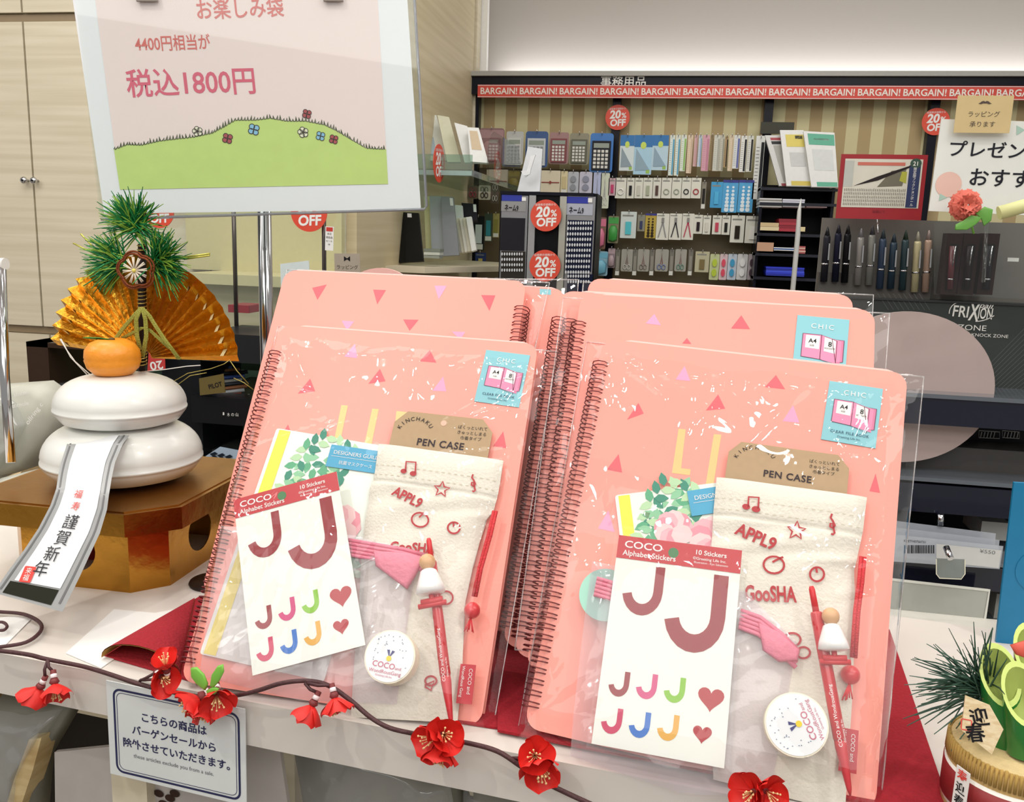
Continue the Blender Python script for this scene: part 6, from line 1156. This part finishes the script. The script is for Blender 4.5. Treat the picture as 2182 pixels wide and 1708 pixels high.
for k in range(3):
    y = 550 - k * 7; build('card_packet', fbox(903, y - 6, 936 + k, y, 2.98, .05), M(('#8f958a', '#c9cec4', '#7d8579')[k], .5), None, ('grey green card packet, lowest of the small pile on the wooden shelf', 'pale card packet, middle of the small pile', 'grey green card packet, top of the small pile')[k], 'packet')
# ================================================================== GLASS COUNTER AT LEFT
CY = 1.9; HC = at_y(300, 742, CY).z
DB = M('#3a2a20', .35, var=.1); ct = thing('glass_counter', 'dark framed glass counter with pen shelves behind the rice cakes', 'display counter', (-1.0, 2.1, 0))
xL, xR = at_y(58, 765, CY).x, -.42
build('frame_left', MB().abox((xL, CY, 0), (xL + .06, CY + .5, HC)), DB, ct); build('base', MB().abox((xL, CY + .02, 0), (xR, CY + .5, .45)), DB, ct)
build('top_frame', MB().abox((xL, CY, HC - .012), (xR, CY + .03, HC)).abox((xL, CY, HC - .012), (xL + .05, CY + .44, HC)), DB, ct)
build('glass_top', MB().abox((xL + .05, CY + .03, HC - .008), (xR, CY + .44, HC - .002)), GREENGLASS, ct)
build('back_panel', MB().abox((xL, CY + .42, .45), (xR, CY + .44, HC - .02)), M('#20261c', .5), ct)
for y in (842, 960): zz = at_y(480, y, CY + .05).z; build('shelf_glass', MB().abox((xL + .06, CY + .03, zz), (xR, CY + .40, zz + .006)), GREENGLASS, ct)
build('divider_box', fbox(348, 716, 430, 1000, CY - .01, .2), M('#16181c', .25), ct); build('divider_box', fbox(430, 712, 566, 772, CY - .02, .2), M('#26272a', .3), ct)
build('drawer', fbox(408, 848, 570, 905, CY - .03, .3), M('#19191b', .3), ct); build('drawer_lettering', MB().prism(FY(CY - .031), [FY(CY - .031).uv(*p) for p in ((475, 878), (478, 878), (478, 884), (475, 884))], 0, .0005), PAPER, ct)
for k in range(3): ptext(ct, FY(CY - .032), '木の山'[k], (484 + k * 9, 886), (490 + k * 9, 886), 6, PAPER, .0003)
build('green_box', fbox(112, 778, 170, 822, CY + .12, .1), M('#3f5a2c', .4), ct)
f_ = FY(CY - .04); bx = build('maker_plate', MB().prism(f_, [f_.uv(*p) for p in ((424, 806), (476, 796), (480, 836), (426, 842))], -.002, 0), M('#6a5a2c', .4), None, 'olive name plate on the pen shelf of the glass counter', 'sign'); ptext(bx, f_, 'PILOT', (446, 829), (474, 822), 10, INK, .0004, .02)
bx = build('price_card', MB().prism(f_, [f_.uv(*p) for p in ((317, 745), (350, 738), (352, 786), (314, 792))], -.002, 0), M('#c43a36', .4), None, 'small red and white upside-down price card in the glass counter', 'card'); ptext(bx, f_, '20', (345, 768), (318, 772), -18, PAPER, .0004, .02)
PC = ['#3a4f94', '#a8704c', '#2c2c34', '#c4c8cc', '#4a66b4', '#8c4c3a', '#d8d6cc', '#3a4048']
for k in range(16):
    y = 788 + k * 4.6; x = 432 + (k * 17) % 40; a, b = at_y(x, y, CY + .10 - k * .007), at_y(x + 62, y - 5 - k * .3, CY + .13 - k * .007)
    o = build('laid_pen', MB().tube([a, a.lerp(b, .08), b], [.002, .0048, .0048], 8), M(PC[k % 8], .3, .1, 0), None, '%s pen lying in the %s rows of the glass counter' % (('dark blue', 'brown', 'black', 'silver', 'bright blue', 'reddish brown', 'cream', 'charcoal')[k % 8], ('far', 'near')[k // 8]), 'pen', 'pens lying in the glass counter')
f_ = FY(CY - .02)
tr_ = thing('memory_tray', 'pale blue tray of small dark items on the lower glass shelf', 'tray', at_y(470, 985, CY - .02)); build('tray', MB().prism(f_, [f_.uv(*p) for p in ((428, 978), (468, 952), (520, 962), (500, 990))], -.004, 0), M('#a9bcd0', .4), tr_)
for k in range(6): x, y = 448 + (k % 3) * 16, 966 + (k // 3) * 8 + (k % 3) * 3; build('dark_item', MB().prism(f_, [f_.uv(*p) for p in ((x, y), (x + 10, y - 4), (x + 16, y), (x + 6, y + 5))], 0, .003), M('#1c2430', .4), tr_)
# glass screen with posts above the counter
gp_ = thing('glass_screen', 'clear glass screen on slim steel posts standing on the counter', 'screen', (-.95, 2.05, HC)); 
for px_ in (498, 690): a = at_y(px_, 460, 2.05); build('post', MB().tube([Vector((a.x, 2.05, HC)), Vector((a.x, 2.05, 1.45))], .0055, 10), M('#6a6460', .25, .7), gp_); build('post_foot', MB().lathe(Fr((a.x, 2.05, HC), (1, 0, 0), (0, 0, 1)), [(.012, 0), (.012, .006), (.006, .01)], 14), CHROME, gp_)
build('pane', MB().abox((at_y(330, 500, 2.05).x, 2.048, HC + .01), (at_y(738, 500, 2.05).x, 2.052, 1.44)), GLASS, gp_)
bc_ = thing('back_counter', 'cream topped wooden counter against the cupboards', 'counter', (-1.4, 2.4, 0)); z1 = at_y(560, 584, 2.45).z
build('cream_board', MB().abox((at_y(400, 500, 2.58).x, 2.57, z1), (-1.0, 2.595, 1.50)), M('#d5c99a', .5), bc_)
xq = at_y(392, 584, 2.35).x; build('top', MB().abox((xq, 2.35, z1 - .03), (-.98, 2.595, z1)), M('#d3c79c', .4), bc_); build('front', MB().abox((xq, 2.42, 0), (-.98, 2.44, z1 - .03)), WDM, bc_)
build('red_pad', fbox(486, 650, 530, 666, 2.05, .08), M('#9c1f30', .6), None, 'dark red pad on the counter behind the steel post', 'pad')
f, W, H = rectfit(FY(2.0), [(694, 482), (711, 483), (710, 534), (692, 533)]); o = thing('small_notice', 'tiny white notice with red header fixed to the steel post', 'sign', f.pt(W / 2, 0, 0)); build('card', MB().prism(f, [(0, 0), (W, 0), (W, H), (0, H)], -.001, 0), PAPER, o); build('red_header', MB().poly(f, [(W * .1, H * .8), (W * .9, H * .8), (W * .9, H * .97), (W * .1, H * .97)], .0004), RED, o)
for i, t in enumerate(('本日', '限定品', 'セール', '中')): text(o, f, t, W * .5, H * (.66 - .15 * i), H * .10, INK, .0005)
f, W, H = rectfit(FY(2.0), [(712, 539), (766, 541), (768, 578), (713, 576)]); o = thing('bow_tie_card', 'grey kraft card with bow tie print on the counter', 'card', f.pt(W / 2, 0, 0)); build('card', MB().prism(f, [(0, -H), (W, -H), (W, H), (0, H)], -.001, 0), M('#a89c8c', .7), o)
text(o, f, 'ラッピング', W * .5, H * .12, H * .27, M('#4a4038', .6, var=0), .0004); build('bow_print', MB().poly(f, [(W * .38, H * .85), (W * .5, H * .72), (W * .62, H * .85), (W * .62, H * .55), (W * .5, H * .67), (W * .38, H * .55)], .0004), INK, o)
build('white_leaflet', MB().prism(FY(1.9), [FY(1.9).uv(*p) for p in ((597, 562), (658, 555), (668, 745), (603, 745))], -.002, 0), M('#d4dfe0', .5), None, 'pale blue white leaflet standing behind the cellophane corner', 'leaflet')
# ================================================================== LEFT EDGE: wooden bin with wrapped goods, steel rod
bnx = thing('wooden_bin', 'pale wooden bin left of the rice cake stand', 'bin', (-.95, 1.2, 0)); zr = TR - .02
r0, r1, r2 = at_z(-60, 1150, zr), at_z(132, 885, zr), at_z(300, 840, zr)
def wallseg(a, b, h=.35, t=.012, nm='side_board'):
    d = (b - a); d.z = 0; d.normalize(); n = Vector((-d.y, d.x, 0)); f = Fr(a - Vector((0, 0, h)), d, (0, 0, 1)); L = (b - a).length
    build(nm, MB().box(f, 0, 0, -t, L, h, 0), wood('#bfa274', '#d6bd92', (4, 4, 30)), bnx)
rr0 = Vector((r0.x, r0.y, zr)); wallseg(rr0, r1); r3 = at_z(131, 829, zr + .04); wallseg(r1, Vector((r1.x + .11, r1.y, zr)), nm='back_board'); pass
def crumple(fr, pts, w, th, amp=.003, fq=70, seed=0):
    uv = [fr.uv(*p, w) for p in pts]; cu_, cv_ = sum(p[0] for p in uv) / len(uv), sum(p[1] for p in uv) / len(uv); NN = len(uv); ru = random.Random(seed); K = [(ru.uniform(-1, 1), ru.uniform(-1, 1), ru.uniform(0, 6), ru.uniform(.5, 1.6)) for _ in range(9)]
    def fn(s_, t_):
        x = s_ * NN; i = int(x) % NN; k = x - int(x); p = Vector(uv[i]).lerp(Vector(uv[(i + 1) % NN]), k); q = Vector((cu_, cv_)).lerp(p, t_); h = th * min(1, (1 - t_) * 5) ** .5; d = 0
        for a, b, c, f in K: d += abs(math.sin((q.x * a + q.y * b) * fq * f + c)) - .6
        return fr.pt(q.x, q.y, w + h + d * amp * .4)
    return MB().grid(NN * 9, 26, fn)
def bagblob(pts, Y, label, lines, m=None):
    f_ = FY(Y); o = thing('wrapped_pack', label, 'wrapped pack', f_.pt(*f_.uv(*pts[-1]), 0), 'cellophane wrapped packs in the wooden bin')
    build('contents', MB().pillow(f_, [f_.uv(*p) for p in pts], -.05, .045), M('#b9b9ac', .6, var=.25, scale=20), o); build('wrap', crumple(f_, pts, -.045, .055, .006, 60, 3), WRAP, o)
    for t, x, y, x2, y2, h in lines: ptext(o, f_.off(.026), t, (x, y), (x2, y2), h, PAPER, .0006)
bagblob([(-60, 830), (60, 822), (85, 840), (108, 890), (80, 950), (30, 1010), (-60, 1040)], 1.02, 'crumpled clear pack with white printed words at the upper left', (('genmole', 20, 870, 62, 862, 9), ('akuhau', 30, 845, 62, 838, 9), ('ollring c', 60, 905, 92, 862, 10)))
bagblob([(-60, 1040), (20, 1020), (40, 1100), (60, 1280), (-60, 1290)], .92, 'clear wrapped pack lower in the wooden bin by the ribbon', ())
srod = build('steel_rod', MB().tube([at_y(3, 560, .78), at_y(10, 800, .76), at_y(23, 985, .74)], .0045, 12), CHROME, None, 'shiny steel rod leaning at the far left edge', 'rod'); a = at_y(3, 560, .78)
build('end_cap', MB().tube([at_y(-20, 562, .78), at_y(12, 562, .78)], .0058, 16), PAPER, srod)
# ================================================================== UNDER THE TABLE
uf = TF.off(-.05)
def under(name, label, cat, pts, m, w=0, t=.004, **k): return build(name, MB().prism(uf, [uf.uv(*p, w) for p in pts], w - t, w), m, None, label, cat, **k)
gb = under('grey_board', 'grey display board leaning under the table behind the notice card', 'board', [(116, 1602), (590, 1555), (640, 1900), (120, 1900)], M('#b9b3ae', .4), .01)
build('teal_print', MB().poly(uf, [uf.uv(*p, .011) for p in ((268, 1708), (285, 1692), (312, 1694), (300, 1712), (280, 1730))], .011), M('#2a8c96', .5), gb); build('orange_print', MB().poly(uf, [uf.uv(*p, .0105) for p in ((272, 1700), (290, 1686), (314, 1690), (312, 1696), (285, 1694))], .0105), M('#e0a070', .5), gb)
for k, (x, y) in enumerate(((338, 1690), (362, 1700), (348, 1712), (372, 1690))): u, v = uf.uv(x, y, .011); build('brown_print', MB().poly(uf, circ(u, v, .005, 12, .0035), .011), M('#3c2a24', .6), gb)
def ubag(pts, label, w, hz=.2): 
    o = thing('clear_bag', label, 'bag', uf.pt(*uf.uv(*pts[-1], w), w), 'clear wrapped goods under the table'); build('contents', MB().pillow(uf, [uf.uv(*p, w) for p in pts], w - .03, .02), M('#77756a', .5, var=.5, scale=22), o)
    build('wrap', crumple(uf, pts, w - .012, .016, .005, 70, len(label)), WRAP, o); return o
ubag([(-40, 1500), (60, 1520), (135, 1510), (60, 1640), (50, 1760), (-60, 1760)], 'wrinkled clear bag hanging at the bottom left corner', .02)
build('wood_crate_side', MB().prism(uf, [uf.uv(*p, .02) for p in ((62, 1575), (88, 1572), (70, 1640), (30, 1760), (0, 1760), (30, 1660))], -.0, .02), wood('#b89a68', '#d6c090', (6, 6, 30)), None, 'worn light wood board end at the bottom left corner', 'board')
ubag([(585, 1565), (780, 1590), (960, 1665), (980, 1760), (620, 1760)], 'clear wrapped pack under the table between the blossom clusters', -.02)
ubag([(985, 1665), (1230, 1730), (1300, 1800), (990, 1790)], 'clear wrapped pack under the table right of the blossoms', -.03)

# small things beside the stand
_f = Fr((MX, MY - .02, TR), (1, -.05, 0), (0, 0, 1)); _a = _f.uv(180, 1198); _b = _f.uv(268, 1178)
o = thing('sale_strip', 'red strip with white capitals seen through the hole of the gold stand', 'banner', _f.pt(_a[0], 0)); f = Fr(_f.pt(_a[0] - .006, .0115), (1, 0, 0), (0, 0, 1))
build('strip', MB().prism(f, [(0, 0), (.052, 0), (.052, .014), (0, .014)], -.0006, 0).prism(f, [(0, -.0115), (.052, -.0115), (.052, 0), (0, 0)], -.0006, -.0001), RED, o); text(o, f, 'BARGAIN', .026, .0035, .0095, PAPER, .0004, .015)
p = at_z(452, 1243, TR); build('dark_coaster', MB().lathe(Fr((p.x, p.y, TR), (1, 0, 0), (0, 0, 1)), [(.021, 0), (.022, .002), (.021, .004), (.001, .0042)], 36), M('#2c211c', .35), None, 'dark round disc on the table between gold stand and left bag', 'coaster')
